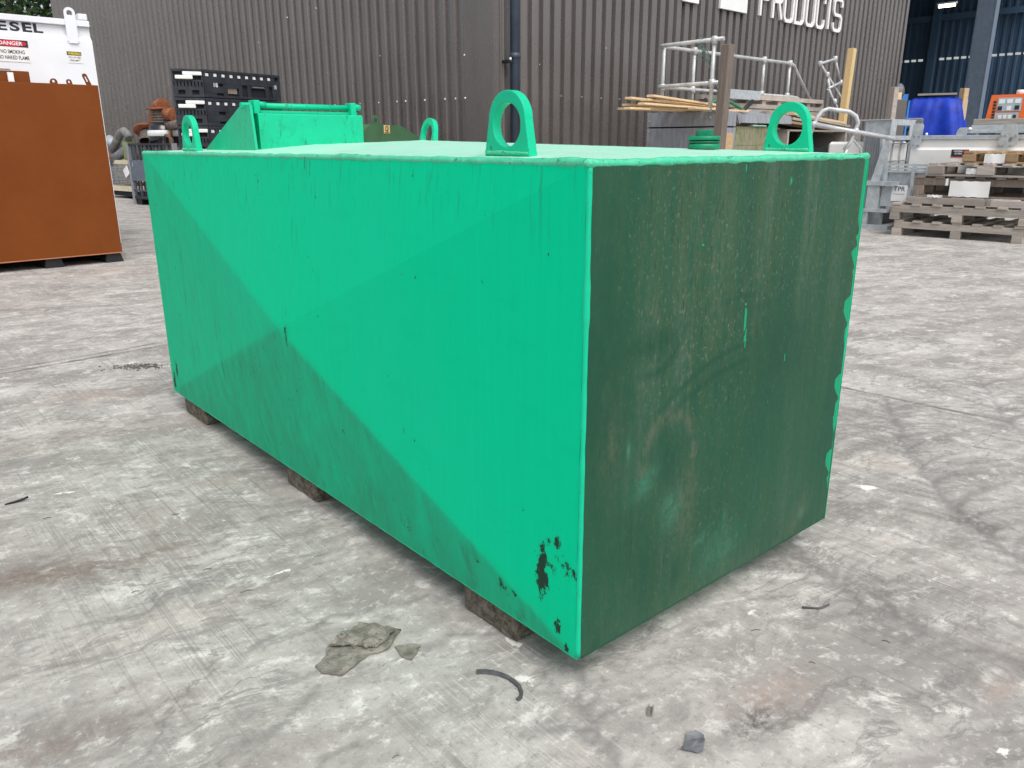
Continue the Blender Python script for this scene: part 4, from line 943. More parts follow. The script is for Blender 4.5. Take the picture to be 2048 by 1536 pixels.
for i, (x, y, z, r_, l_, a, b, m_) in enumerate([(6.5, 1.0, .9, .07, .4, .3, .5, 'pipegrey'), (6.0, 1.1, .8, .10, .5, 1.2, .1, 'iron'), (6.4, .95, .70, .12, .5, 2.0, .2, 'iron'), (5.7, 1.2, .75, .09, .45, .6, .2, 'pipegrey'), (6.7, 1.1, .62, .1, .4, .2, .3, 'iron'), (6.2, 1.0, .5, .12, .7, .1, .1, 'iron'), (6.5, 1.2, .28, .1, .6, .4, .1, 'pipegrey'), (5.9, 1.2, .26, .1, .5, 2.4, .1, 'iron')]):
    scrap('scrap_pipe', 'short scrap pipe lying inside the grey cage stillage', MB().tube([(-l_ / 2 * math.cos(a), -l_ / 2 * math.sin(a), -l_ * b / 2), (l_ / 2 * math.cos(a), l_ / 2 * math.sin(a), l_ * b / 2)], r_, 12), m_, 'pipe', Lp(x, y, z), (0, 0, YAW_L))['group'] = 'scrap pipes inside the stillage'
scrap('pipe_elbow', 'rusty brown elbow with a flange edge between grey pipe and ring', MB().tube([(0, 0, 0), (-.12, 0, .08), (-.2, 0, .06), (-.3, 0, -.06)], .085, 14), 'iron', 'pipe fitting', Lp(7.32, 1.15, 1.02), (0, 0, YAW_L))
# mesh crate
mc = thing('mesh_crate', 'pale wooden mesh crate of boards behind the brown tank', 'crate', Lp(8.13, 1.02), YAW_L)
CW, CD = 1.15, -.55
for z0_, z1_ in ((.64, .71), (.14, .24)): boxo('rail', (0, CW, -.015, .015, z0_, z1_), 'crate', mc); boxo('rail', (-.015, .015, CD, 0, z0_, z1_), 'crate', mc); boxo('rail', (CW - .015, CW + .015, CD, 0, z0_, z1_), 'crate', mc); boxo('rail', (0, CW, CD, CD + .03, z0_, z1_), 'crate', mc)
for x in (-.01, CW): boxo('corner_post', (x - .025, x + .025, .016, .045, .0, .75), 'oldwood', mc)
wm = MB()
for k in range(14): wm.tube([(0, .012, .26 + k * .028), (CW, .012, .26 + k * .028)], .0035, 4)
for k in range(26): wm.tube([(k * CW / 26, .008, .24), (k * CW / 26, .008, .65)], .003, 4)
wm.build('wire_mesh', 'galv', mc, kind='stuff')
boxo('base', (.02, CW, CD, -.02, .05, .14), 'void', mc)
for k in range(11): tag(link('board', MB().box(-.5, .5, -.05, .05, -.012, .012).mesh('board', 'freshpallet' if k % 3 else 'pine'), None, Lp(8.72 + random.uniform(-.03, .03), .68 + random.uniform(-.14, .16), .17 + k * .043), (random.uniform(-.03, .03), random.uniform(-.03, .03), YAW_L + random.uniform(-.05, .05))), 'grey board stacked inside the pale mesh crate', 'board', 'boards in the mesh crate')
scrap('paper_packet', 'white printed packet stuck in the front of the mesh crate', MB().box(-.09, .09, 0, .012, -.08, .08), 'paper', 'packet', Lp(8.28, 1.05, .50), (0, .5, YAW_L))
gc = thing('gas_bottle', 'faded green steel bottle standing on the mesh crate', 'gas bottle', Lp(8.36, .9, .715), YAW_L)
MB().lathe([(.10, 0), (.115, .02), (.115, .30), (.10, .33), (.055, .345)], 20).build('bottle_body', 'cyl', gc); MB().lathe([(.065, .346), (.065, .41), (.055, .42)], 16).build('bottle_neck', 'cyl', gc)
scrap('pipe_elbow', 'bent grey pipe arching over the mesh crate behind the green bottle', MB().tube([(.55, 0, -.10), (.30, 0, .10), (.12, 0, .22), (-.02, 0, .25), (-.14, 0, .20), (-.20, 0, .12)], .075, 14), 'pipegrey', 'pipe', Lp(8.40, .95, .98), (0, 0, YAW_L))
for i, (x, y, z, r_, l_, yw, p_, m_, lb) in enumerate([(9.1, .85, 1.02, .085, .26, .2, .6, 'galv', 'pale grey pipe end beside the brown tank edge'), (8.7, .95, .80, .085, .5, .3, -.5, 'slate', 'blue grey pipe slanting down on the mesh crate'), (8.85, 1.0, .765, .05, .25, 1.3, 0, 'rust', 'small rusty pipe end lying on the mesh crate'), (8.6, .7, .80, .08, .7, .1, .1, 'iron', 'dark iron pipe lying along the mesh crate top')]):
    scrap('scrap_pipe', lb, MB().tube([(-l_ / 2, 0, -l_ * p_ / 2), (l_ / 2, 0, l_ * p_ / 2)], r_, 14), m_, 'pipe', Lp(x, y, z), (0, 0, YAW_L + yw))

# ------------------------------------------------------------------ tree beyond the far end of the building
tr = thing('broadleaf_tree', 'leafy green tree beyond the far left end of the shed', 'tree', (-15.0, 25.5, 0))
MB().tube([(0, 0, 0), (.1, 0, 1.4), (.0, .1, 3.0), (.2, 0, 4.6), (.2, .1, 6.2)], [.24, .2, .16, .1, .04], 10).build('trunk', 'bark', tr)
for k in range(9):
    a = k * 2.4; z = 1.8 + k * .45; r_ = 1.9 - .1 * k
    MB().tube([(.05, .03, z), (r_ * .5 * math.cos(a), r_ * .5 * math.sin(a), z + .6), (r_ * math.cos(a), r_ * math.sin(a), z + 1.0)], [.07, .045, .015], 6).build('limb', 'bark', tr)
rg_ = np.random.default_rng(5); cl = []
for k in range(230):
    d = rg_.normal(0, 1, 3); d /= np.linalg.norm(d); r_ = rg_.uniform(.45, 1) ** .6; cl.append(np.array([0.3, 0, 4.6]) + d * np.array([3.1, 3.0, 2.9]) * r_)
lv = MB(); V = []; Fc = []
for c in cl:
    for k in range(110):
        p = c + rg_.normal(0, .30, 3); s_ = rg_.uniform(.05, .11); a = rg_.normal(0, 1, 3); a /= np.linalg.norm(a); b_ = np.cross(a, rg_.normal(0, 1, 3)); b_ /= np.linalg.norm(b_)
        i0 = len(V); V += [tuple(p - a * s_), tuple(p + b_ * s_ * .55), tuple(p + a * s_), tuple(p - b_ * s_ * .55)]; Fc.append((i0, i0 + 1, i0 + 2, i0 + 3))
lme = bpy.data.meshes.new('crown'); lme.from_pydata(V, [], Fc); lme.materials.append(MT['leaf']); link('crown', lme, tr)

# ------------------------------------------------------------------ right side: stack in front of the wall
def Yp(s, d, z=0.0): return at(F_Y, s, -d, z)
sb = thing('steel_box', 'grey steel panelled box under the pale planks by the brown wall', 'box', Yp(2.05, 1.77), YAW_R)
boxo('upper_panel', (0, .40, 0, 1.08, 1.19, 1.365), 'greysteel', sb, .004); boxo('lower_panel', (.0, .40, .0, 1.08, .70, 1.172), 'greysteel', sb, .004); boxo('bottom_panel', (.0, .40, .0, 1.08, .0, .69), 'greysteel', sb, .004)
boxo('core', (.02, .38, .02, 1.06, .02, 1.34), 'void', sb)
bo = MB().lathe([(.012, 0), (.012, .008), (.004, .012)], 6).mesh('bolt', 'galv')
for y, z in ((.18, 1.29), (.12, 1.29), (1.04, 1.26), (1.04, 1.13), (.1, 1.13)): link('bolt', bo, sb, (0, y, z), (0, R(-90), 0))
def board(name, label, cat, F, x, y, z, L_, w_, t_, yaw, tilt, mat, group, roll=0.0):
    me = MB().box(-L_ / 2, L_ / 2, -w_ / 2, w_ / 2, -t_ / 2, t_ / 2, ch=min(.003, t_ * .2)).mesh(name, mat)
    o = link(name, me, None, F @ Vector((x, y, z)), (roll, tilt, YAW_R + yaw)); return tag(o, label, cat, group)
for i, (s, d, z, L_, yw, tl) in enumerate([(1.75, 1.25, 1.380, 1.7, .02, .0), (1.95, 1.45, 1.381, 1.5, -.04, .0), (1.7, 1.50, 1.408, 1.8, .05, .01), (1.85, 1.22, 1.412, 1.7, -.06, .015), (1.68, 1.44, 1.440, 1.6, .10, .03), (1.95, 1.05, 1.385, 1.8, .0, 0.0), (1.75, 1.30, 1.462, 1.7, -.03, .035), (1.80, 1.50, 1.472, 1.7, .06, .04), (1.95, 1.05, 1.42, 1.7, .03, .01), (2.3, 1.62, 1.384, 1.5, .12, .0)]):
    board('timber_plank', 'loose pale timber plank in the heap on the grey steel box', 'plank', F_Y, s, -d, z, L_, .10, .024, yw, tl, 'pine', 'planks heaped on the grey steel box')
wp = MB().box(-.055, .055, -.055, .055, 0, 2.02, ch=.008); po = wp.build('wooden_post', 'oldpost', None, loc=Yp(1.30, 2.25), rot=(0, R(2.2), YAW_R)); tag(po, 'weathered grey brown wooden post standing before the handrail', 'post')

# galvanised handrail
hr = thing('handrail', 'long galvanised tube handrail with a side return above the planks', 'handrail', Yp(0, 0), YAW_R)
TR = .024
def tb(p, q, r=TR, par=None, name='rail_tube', mat='tube'): return MB().tube([(a, -b, c) for a, b, c in (p, q)], r, 12).build(name, mat, par)
def fit(p, par, ax=2): 
    v = Vector((p[0], -p[1], p[2])); d = Vector((0, 0, .045)); return MB().lathe([(.026, -.045), (.037, -.04), (.040, 0), (.037, .04), (.026, .045)], 12, Matrix.Translation(v)).build('clamp_fitting', 'tube', par)
for zt, e0, e1, fx in ((2.15, 1.83, 5.3, 1), (1.67, 1.83, 5.45, 0)):
    MB().tube([(1.95, -e0, zt + .012), (1.95, -.98, zt + .002), (1.965, -.92, zt), (2.03, -.90, zt), (e1, -.90, zt)] + ([(e1 + .12, -.90, zt - .03), (e1 + .22, -.90, zt - .12), (6.14, -.90, 1.57)] if fx else [(e1 + .15, -.9, zt - .01), (e1 + .3, -.9, zt - .05)]), TR, 12).build('rail_tube', 'tube', hr)
for s, d, z0_, z1_, fz in ((1.95, 1.70, 1.35, 2.16, (2.155, 1.678)), (2.06, .9, 1.36, 2.14, (1.67,)), (2.73, .9, 1.36, 2.17, (2.15, 1.67)), (3.62, .9, 1.30, 2.15, (2.15,)), (4.51, .9, 1.66, 2.14, (2.15, 1.68)), (5.28, .9, 1.55, 2.14, (2.15, 1.68))):
    tb((s, d, z0_), (s, d, z1_), .023, hr, 'post')
    for z in fz: fit((s, d, z), hr)
fit((6.14, .9, 1.57), hr)
wr = MB().tube([(random.gauss(0, .05), random.gauss(0, .03), .02 - .16 * t / 40 + .09 * math.sin(t * .9)) for t in range(40)], .004, 4).tube([(0, 0, 0), (.06, 0, -.2), (.16, .01, -.38), (.22, 0, -.55), (.14, .0, -.42), (.12, 0, -.62), (.2, 0, -.80)], .005, 5).tube([(.03, 0, .0), (.1, .02, -.22), (.1, .01, -.36), (.25, 0, -.60)], .004, 5)
tag(wr.build('wire_tangle', 'wire', None, loc=Yp(1.95, 1.55, 2.12), rot=(0, 0, YAW_R - R(60))), 'tangle of thin green wire hanging from the handrail end', 'wire')

# second bent handrail piece
h2 = thing('handrail', 'short angular galvanised handrail piece leaning by the yellow timber', 'handrail', Yp(0, 0), YAW_R)
loop = [(6.25, .9, 2.2), (6.71, .92, 2.3), (6.99, .92, 1.95), (6.49, .96, 1.83)]
for a, b in zip(loop[:-1], loop[1:]): tb(a, b, .022, h2)
tb((6.25, .9, 2.2), (8.2, .9, 1.12), .022, h2); tb((6.49, .96, 1.83), (7.45, .96, 1.14), .022, h2)
tb((6.53, .9, 2.05), (7.0, .94, 1.2), .023, h2, 'post'); tb((7.28, .9, 1.64), (7.40, .9, 1.15), .023, h2, 'post')
for p in ((6.25, .9, 2.2), (6.71, .92, 2.3), (6.99, .92, 1.95), (6.53, .9, 2.05), (7.28, .9, 1.64), (6.77, .96, 1.64)): fit(p, h2)

# slatted timber rack, sheet, folded lid, boards, mossy panel, dark bin
rk = thing('slatted_rack', 'weathered slatted timber rack lying beneath the handrail', 'pallet', Yp(0, 0), YAW_R)
for z in (1.62, 1.50): 
    for d in (.95, .55): boxo('slat', (3.4, 6.3, -d - .05, -d + .05, z - .03, z + .03), 'greywood2', rk)
for s in np.arange(3.5, 6.3, .46): boxo('block', (s, s + .1, -.98, -.5, 1.531, 1.589), 'greywood2', rk); 
for s in np.arange(3.6, 6.4, .7): boxo('leg', (s, s + .09, -.9, -.6, .0, 1.468), 'oldpost', rk)
boxo('slat', (3.6, 6.35, -1.02, -.92, 1.40, 1.455), 'greywood2', rk)
tag(boxo('steel_sheet', (3.18, 4.20, -1.06, -1.01, 1.575, 1.70), 'galv', None, .003), 'flat pale galvanised strip propped on the slatted rack', 'sheet').matrix_world = frame((-0.1779, 10.0, 0), YAW_R)
lid = MB().prism([(-1.15, 1.43), (-1.60, 1.345), (-1.62, 1.24), (-1.612, 1.24), (-1.592, 1.335), (-1.15, 1.42)], -4.15, -2.72, mat=Matrix.Rotation(R(90), 4, 'Z'))
lo = lid.build('folded_lid', 'greysteel', None); lo.matrix_world = frame((-0.1779, 10.0, 0), YAW_R); tag(lo, 'folded dark grey steel cover lying on timber beside the weathered post', 'cover')
wb_ = MB().prism([(2.66, 1.38), (2.76, 1.22), (2.84, 1.28), (2.80, 1.35)], -1.63, -1.60).build('bent_corner', 'greysteel', lo)
gh = MB().tube([(0, 0, -.05), (.10, 0, .04), (.3, 0, .07), (.55, .05, .06), (.85, .05, -.02), (1.05, .05, -.10)], .022, 8); tag(gh.build('green_hose', 'greenhose', None, loc=Yp(2.45, 1.35, 1.46), rot=(0, 0, YAW_R)), 'green hose curving out behind the weathered post', 'hose')
bh = MB().tube([(0, 0, -.05), (.08, 0, .05), (.16, 0, .10)], .03, 8); tag(bh.build('black_hose', 'black', None, loc=Yp(2.30, 1.30, 1.42), rot=(0, 0, YAW_R)), 'black hose end poking up right beside the weathered post', 'hose')
tag(MB().tube([(0, 0, -.06), (.14, 0, .03), (.30, 0, .12)], .028, 8).build('black_hose', 'black', None, loc=Yp(3.30, 1.30, 1.42), rot=(0, 0, YAW_R)), 'black hose end poking up beyond the folded grey cover', 'hose')
mp = thing('mossy_panel', 'mossy weathered timber panel below the folded grey cover', 'panel', Yp(2.50, 1.55), YAW_R)
for k in range(5): boxo('plank', (0, 1.16, -.02, .03, .01 + k * .238, .01 + k * .238 + .234), 'mossy', mp)
tag(boxo('timber_block', (1.76, 2.0, -2.02, -1.9, .9, 1.10), 'freshpallet', None, .004), 'pale timber block standing at the foot of the weathered post', 'block').matrix_world = frame((-0.1779, 10.0, 0), YAW_R)
tb_ = boxo('trestle', (1.78, 1.98, -2.01, -1.91, 0, .898), 'oldpost', None); tb_.matrix_world = frame((-0.1779, 10.0, 0), YAW_R); tag(tb_, 'dark timber stump carrying the pale block', 'block')
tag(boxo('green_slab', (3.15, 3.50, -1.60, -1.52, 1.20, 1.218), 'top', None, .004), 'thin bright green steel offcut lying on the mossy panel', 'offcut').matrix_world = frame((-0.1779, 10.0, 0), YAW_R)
for i in range(16):
    z = 1.222 + (i // 4) * .036; s = 4.95 + random.uniform(-.25, .35); d = 1.12 + (i % 4) * .13
    board('long_board', 'weathered long board in the layered heap behind the right lifting eye', 'plank', F_Y, s, -d, z, 1.9 + random.uniform(-.3, .4), .12, .034, random.uniform(-.02, .02), .07 + random.uniform(-.01, .01), 'oldwood' if i % 3 else ('pine' if i > 6 else 'freshpallet'), 'boards heaped behind the lifting eye')
bn = thing('dark_bin', 'open black steel bin under the heap of boards', 'bin', Yp(4.1, 1.6), YAW_R)
boxo('bin_back', (0, 2.0, .9, .92, 0, 1.12), 'void', bn); boxo('bin_side', (0, .04, 0, .9, 0, 1.16), 'oldwood', bn); boxo('bin_side', (1.82, 1.88, .0, .9, 0, 1.16), 'oldwood', bn); boxo('bin_floor', (0, 2.0, 0, .9, 0, .03), 'void', bn)
boxo('bin_front', (.06, 1.80, .04, .07, 0, .92), 'void', bn); boxo('bin_top', (-.02, 1.95, .0, .9, 1.145, 1.168), 'oldwood', bn)
tag(boxo('concrete_post', (6.02, 6.22, -1.72, -1.55, 0, 1.13), 'greywood2', None, .006), 'short pale concrete post right of the open black bin', 'post').matrix_world = frame((-0.1779, 10.0, 0), YAW_R)
yp_ = MB().box(-.05, .05, -.05, .05, 0, 2.38, ch=.004).build('timber_post', 'yellowpine', None, loc=Yp(6.02, 1.45), rot=(0, R(3.0), YAW_R)); tag(yp_, 'tall new yellow pine timber leaning upright by the brown wall', 'post')

# bent-tube trolley frame
bf = thing('tube_frame', 'bent grey tube trolley frame with a long handle beside the mesh cage', 'trolley', (0, 0, 0))
MB().tube([(3.06, 8.5, 1.03), (3.10, 8.5, 1.17), (3.13, 8.5, 1.245), (3.17, 8.5, 1.30), (3.23, 8.5, 1.322), (3.45, 8.5, 1.292), (3.52, 8.5, 1.25), (3.55, 8.5, 1.19), (3.53, 8.5, 1.10), (3.50, 8.5, 1.0), (3.44, 8.5, .92)], .021, 12).build('bent_tube', 'tube', bf)
MB().tube([(3.09, 8.48, 1.17), (3.93, 8.48, 1.03)], .021, 12).build('handle_tube', 'tube', bf)
for x, y in ((3.05, 8.5), (3.46, 8.5)): MB().tube([(x, y, 1.05 if x < 3.2 else .93), (x - .03, y + .2, 0)], .02, 10).build('leg', 'tube', bf)
MB().tube([(3.47, 8.52, 1.12), (3.56, 8.6, 1.02), (3.65, 8.6, .93), (3.72, 8.6, .5), (3.72, 8.6, 0)], .012, 8).build('stay', 'tube', bf)
for x in (3.09, 3.53): MB().lathe([(.02, -.03), (.032, -.028), (.032, .028), (.02, .03)], 10, Matrix.Translation((x, 8.49, 1.17 if x < 3.2 else 1.10))).build('clamp_fitting', 'tube', bf)

# galvanised mesh cage and the trough stand with the TPR board
cg = thing('mesh_cage', 'galvanised mesh cage with an open window frame above the TPR stand', 'cage', Yp(3.34, 3.31), YAW_R)
boxo('side_sheet', (.012, .02, .0, .30, .55, 1.24), 'galv', cg)
ms = MB()
for k in range(10): ms.box(-.004, .010, .03 + k * .027, .036 + k * .027, .58, 1.08)
for k in range(22): ms.box(-.002, .008, .03, .29, .58 + k * .023, .586 + k * .023)
ms.build('wire_mesh', 'greysteel', cg, kind='stuff')
boxo('roof_sheet', (-.01, .74, -.01, .42, 1.246, 1.258), 'galv', cg)
MB().plate_hole([(0, 1.02), (.72, 1.02), (.72, 1.245), (0, 1.245)], [(.16, 1.07), (.58, 1.07), (.58, 1.19), (.16, 1.19)], -.012, .0).build('window_frame', 'galv', cg)
for x in (.0, .70): boxo('corner_post', (x, x + .03, -.012, .018, .0, 1.02), 'galv', cg)
boxo('brace', (-.02, .06, -.05, -.02, .55, 1.06), 'galv', cg, rot=(0, R(-9), 0), loc=(-.11, 0, 0))
ib = thing('liquid_container', 'white plastic liquid container in a wire grid behind the TPR stand', 'container', Yp(3.40, 3.27), YAW_R)
MB().box(.03, .80, .05, .75, .12, 1.0, ch=.03).build('white_bottle', 'cream', ib)
for k in range(4): MB().tube([(.02 + k * .25, .03, .1), (.02 + k * .25, .03, 1.0)], .010, 6).build('grid_bar', 'greysteel', ib)
for k in range(5): MB().tube([(.0, .025, .14 + k * .21), (.82, .025, .14 + k * .21)], .008, 6).build('grid_bar', 'greysteel', ib)
boxo('base', (0, .82, .02, .8, 0, .12), 'black', ib)
st = thing('trough_stand', 'galvanised steel trough stand carrying the white TPR board', 'stand', at(F_P, 0, 0), YAW_P)
Y6 = .60
for z in (.73, .69, .655): boxo('top_rail', (-.36, .12, Y6, Y6 + .05, z, z + .022), 'galv', st)
boxo('back_sheet', (-.36, .10, Y6 + .03, Y6 + .04, .33, .66), 'galv', st)
for x in (-.36, -.06, .09): boxo('upright', (x, x + .035, Y6 - .01, Y6 + .028, .15 if x > -.3 else .0, .755), 'galv', st)
boxo('arm', (-.62, -.17, Y6 - .12, Y6 - .03, .505, .555), 'galv', st); boxo('front_post', (-.50, -.36, Y6 - .10, Y6 - .02, .20, .50), 'galv', st); boxo('side_sheet', (-.66, -.50, Y6 - .06, Y6 - .05, .24, .50), 'greysteel', st)
boxo('front_sheet', (-.355, -.03, Y6 - .05, Y6 - .03, .27, .49), 'galv', st); boxo('base_beam', (-.66, -.24, Y6 - .12, Y6 - .02, .20, .24), 'galv', st)
boxo('foot', (-.60, -.46, Y6 - .1, Y6 + .3, .012, .198), 'galv', st); boxo('skid', (-.62, -.20, Y6 - .15, Y6 + .05, .0, .05), 'galv', st); boxo('foot', (-.10, .0, Y6 - .02, Y6 + .3, .0, .26), 'oldpost', st)
boxo('brace', (-.045, .045, Y6 - .03, Y6 - .005, .42, .98), 'galv', st, rot=(0, R(12), 0), loc=(-.56, 0, .04))
tp = boxo('sign_board', (-.235, -.065, Y6 - .062, Y6 - .054, .335, .515), 'whiteprint', st)
lettering(tp, 'TPR', 'blueprint', -.15, Y6 - .064, .475, .125, .052, .008); lettering(tp, 'Components', 'blueprint', -.15, Y6 - .064, .415, .12, .018, .0)

# wooden pallets
def pallet(label, F, x, y, z, W, D, bh, sh, mat, yaw=0.0, nd=7, bottom=False, tilt=0.0, group='wooden pallets in the right hand stack', bw=.10):
    t = thing('wooden_pallet', label, 'pallet', F @ Vector((x, y, z)), 0, group, rot=(0, tilt, YAW_P + yaw))
    z0_ = 0.0
    bl = MB().box(-bw / 2, bw / 2, -.06, .06, 0, bh, ch=.003).mesh('block', mat); sm = MB().box(0, W, -.05, .05, 0, sh, ch=.003).mesh('stringer', mat); dm = MB().box(-.045, .045, 0, D, 0, .02).mesh('deck_board', mat)
    if bottom:
        bb = MB().box(0, W, -.05, .05, 0, .02).mesh('bottom_board', mat)
        for yy in (.06, D / 2, D - .06): link('bottom_board', bb, t, (0, yy, 0))
        z0_ = .0205
    for yy in (.06, D / 2, D - .06):
        for xx in (bw / 2, W / 2, W - bw / 2): link('block', bl, t, (xx + random.gauss(0, .006), yy + random.gauss(0, .004), z0_), (0, 0, random.gauss(0, .04)))
        link('stringer', sm, t, (random.gauss(0, .008), yy - .002, z0_ + bh + .0005), (0, 0, random.gauss(0, .004)))
    for k in range(nd): link('deck_board', dm, t, (.05 + k * (W - .1) / (nd - 1), random.gauss(0, .006), z0_ + bh + sh + .001), (0, 0, random.gauss(0, .006)))
    return t
pallet('weathered grey wooden pallet at the bottom of the right hand stack', F_P, 0, 0, 0, 1.27, 1.0, .082, .066, 'oldwood')
pallet('pale mossy edged pallet second from the bottom of the stack', F_P, -.045, .0, .172, 1.34, 1.0, .080, .078, 'oldwood', .01)
for a0, ln, z in ((.10, .82, .345), (.86, .55, .340)):
    o = MB().box(0, ln, 0, .09, 0, .068, ch=.003).build('loose_beam', 'greywood2', None, loc=at(F_P, a0, .04, z + .008), rot=(0, 0, YAW_P)); tag(o, 'loose grey beam lying across the second pallet, ' + ('left piece' if a0 < .5 else 'right piece'), 'beam', 'loose beams on the second pallet')
pallet('dark old pallet in the middle of the stack with white sheets inside', F_P, .14, .10, .425, 1.25, .95, .10, .075, 'oldpost', .04, bottom=True)
pallet('grey pallet with block ends second from the top of the stack', F_P, .245, .10, .645, 1.15, .95, .078, .012, 'greywood2', .0, bottom=True, bw=.16)
pallet('tan newer pallet at the top of the right hand stack', F_P, .53, .28, .775, .9, .8, .072, .012, 'freshpallet', .0, bottom=True, bw=.13)
def sheet(label, x0, x1, y, z0_, z1_, F=F_P, mat='paper'):
    m = MB(); N = 8; vs = []
    for i in range(N + 1):
        for j, z in enumerate((z0_, (z0_ + z1_) / 2, z1_)): vs.append((x0 + (x1 - x0) * i / N, y + .004 * math.sin(i * 1.1 + j * 1.3), z + .004 * math.sin(i * 2.7)))
    m.add(vs, [(3 * i + j, 3 * i + 3 + j, 3 * i + 4 + j, 3 * i + 1 + j) for i in range(N) for j in (0, 1)], 0, True)
    m.add([(x, y_ + .006, z) for x, y_, z in vs], [(3 * i + j, 3 * i + 1 + j, 3 * i + 4 + j, 3 * i + 3 + j) for i in range(N) for j in (0, 1)], 0, True)
    o = m.build('white_sheet', mat, None); o.matrix_world = F.copy(); return tag(o, label, 'sheet')
sheet('crumpled white sheet hanging in the middle dark pallet', .50, .88, .06, .44, .60)
sheet('small torn white scrap at the left of the middle pallet sheet', .45, .48, .07, .55, .62)
sheet('white sheet tucked into the tan top pallet', .74, .93, .25, .78, .875)
sheet('white sheet showing inside the block ended grey pallet', .62, .78, .12, .67, .73)
sheet('white paper flattened on the loose left beam', .30, .45, .035, .425, .45)

# white tank lying behind the pallets with galvanised rail and bracket plates
wl = thing('white_tank', 'long low white tank with grey top rail behind the pallet stack', 'tank', at(F_P, 0, 0), YAW_P)
Y9 = .9
pr = [(Y9, .62), (Y9, .905), (Y9 + .03, .935), (Y9 + .03, 1.02), (Y9 + .7, 1.02), (Y9 + .7, .62)]
m = MB(); n_ = len(pr); m.add([(-.20, y, z) for y, z in pr] + [(2.2, y, z) for y, z in pr], [list(range(n_)), list(range(n_, 2 * n_))[::-1]] + [(i, i + n_, (i + 1) % n_ + n_, (i + 1) % n_) for i in range(n_)]); m.build('tank_body', 'cream', wl)
boxo('top_rail', (-.2, 2.2, Y9 + .01, Y9 + .09, 1.0205, 1.068), 'galv', wl, .003); boxo('upper_rail', (.30, 2.2, Y9 + .06, Y9 + .1, 1.088, 1.122), 'galv', wl, .003)
for x in (-.1, 1.0, 2.0): boxo('leg', (x, x + .1, Y9 + .1, Y9 + .6, 0, .62), 'galv', wl)
MB().prism([(-.19, .93), (-.21, .99), (-.20, 1.19), (-.16, 1.205), (-.10, 1.20), (-.085, 1.17), (-.10, .93)], Y9 - .02, Y9 - .008).build('bracket_plate', 'galv', wl)
MB().plate_hole([(.70, .935), (.78, .935), (.85, .935), (.895, .98), (.89, 1.06), (.85, 1.18), (.74, 1.18), (.715, 1.06)], [(.80, 1.0), (.805, .99), (.82, .985), (.84, 1.0), (.842, 1.02), (.835, 1.04), (.82, 1.045), (.803, 1.03)], Y9 - .035, Y9 - .022).build('bracket_plate', 'galv', wl)
bo2 = MB().lathe([(.009, 0), (.009, .006), (.003, .009)], 6).mesh('bolt', 'greysteel')
for x, z in ((-.17, 1.06), (-.12, 1.06), (-.17, .96), (-.12, .96), (.73, 1.06), (.77, 1.06), (.73, .955), (.76, .955), (.83, .955), (.87, 1.06)): link('bolt', bo2, wl, (x, Y9 - (.021 if x < 0 else .036), z), (R(90), 0, 0))
for x in (-.06, .27): MB().lathe([(.016, 0), (.014, .02), (.004, .03)], 10, Matrix.Translation((x, Y9 + .04, 1.069))).build('rail_cap', 'whiteprint', wl)
MB().lathe([(.02, 0), (.02, .02), (.008, .03)], 10, Matrix.Translation((.38, Y9 + .07, 1.123))).build('rail_cap', 'whiteprint', wl)
MB().prism([(.26, 1.07), (.36, 1.07), (.36, 1.15), (.29, 1.15), (.265, 1.12)], Y9 + .02, Y9 + .055).build('end_bracket', 'galv', wl)
ls = boxo('black_sticker', (.245, .425, Y9 - .004, Y9 - .001, .835, .912), 'blackprint', wl)
boxo('sticker_foot', (.245, .425, Y9 - .0045, Y9 - .0012, .825, .834), 'redprint', ls)
MB().lathe([(.024, 0), (.024, .001)], 16, Matrix.Translation((.395, Y9 - .005, .89)) @ Matrix.Rotation(R(90), 4, 'X')).build('sticker_disc', 'redprint', ls)
lettering(ls, 'WESTERN', 'whiteprint', .315, Y9 - .0055, .893, .095, .018, .02); lettering(ls, 'GLOBAL', 'whiteprint', .32, Y9 - .0055, .868, .08, .018, .02)
tag(MB().box(0, 1.6, 0, .12, 0, .062, ch=.004).build('timber_beam', 'oldwood', None, loc=at(F_P, .34, 1.22, 1.124 + .06), rot=(0, 0, YAW_P)), 'old brown timber beam resting on the white tank rail', 'beam')
# thin galvanised trestle that carries the beam and control cabinet
tz = thing('steel_trestle', 'galvanised trestle behind the white tank carrying a timber beam', 'trestle', at(F_P, 0, 0), YAW_P)
for x in (.5, 1.7): boxo('leg', (x, x + .06, 1.60, 1.66, 0, 1.18), 'galv', tz)
boxo('cross_beam', (.34, 1.94, 1.18, 1.66, 1.124, 1.182), 'galv', tz)

# orange control cabinet
oc = thing('control_cabinet', 'orange generator control cabinet with pale grey dial panels', 'control panel', at(F_P, .45, 1.38, 1.188), YAW_P)
MB().prism([(-.035, 0), (.345, 0), (.46, .32), (.0, .32)], 0, .22).build('cabinet', 'orange', oc)
boxo('dial_panel', (.075, .315, -.008, -.001, .14, .285), 'panel', oc); boxo('switch_panel', (.065, .30, -.008, -.001, .0, .125), 'panel', oc)
for x in (.115, .195, .275): MB().box(x - .028, x + .028, -.012, -.0085, .225, .27).build('dial', 'whiteprint', oc)
for x, z, m_ in ((.105, .175, 'blackprint'), (.195, .175, 'whiteprint'), (.275, .18, 'blackprint')): MB().box(x - .022, x + .022, -.014, -.0085, z - .025, z + .02).build('dial', m_, oc)
for x in (.10, .15, .20): boxo('switch', (x, x + .035, -.011, -.0085, .02, .10), 'whiteprint', oc)
boxo('switch', (.25, .28, -.014, -.0085, .03, .10), 'blackprint', oc)
for k in range(7): boxo('printed_mark', (.03, .058, -.004, -.001, .02 + k * .035, .045 + k * .035), 'blackprint', oc)
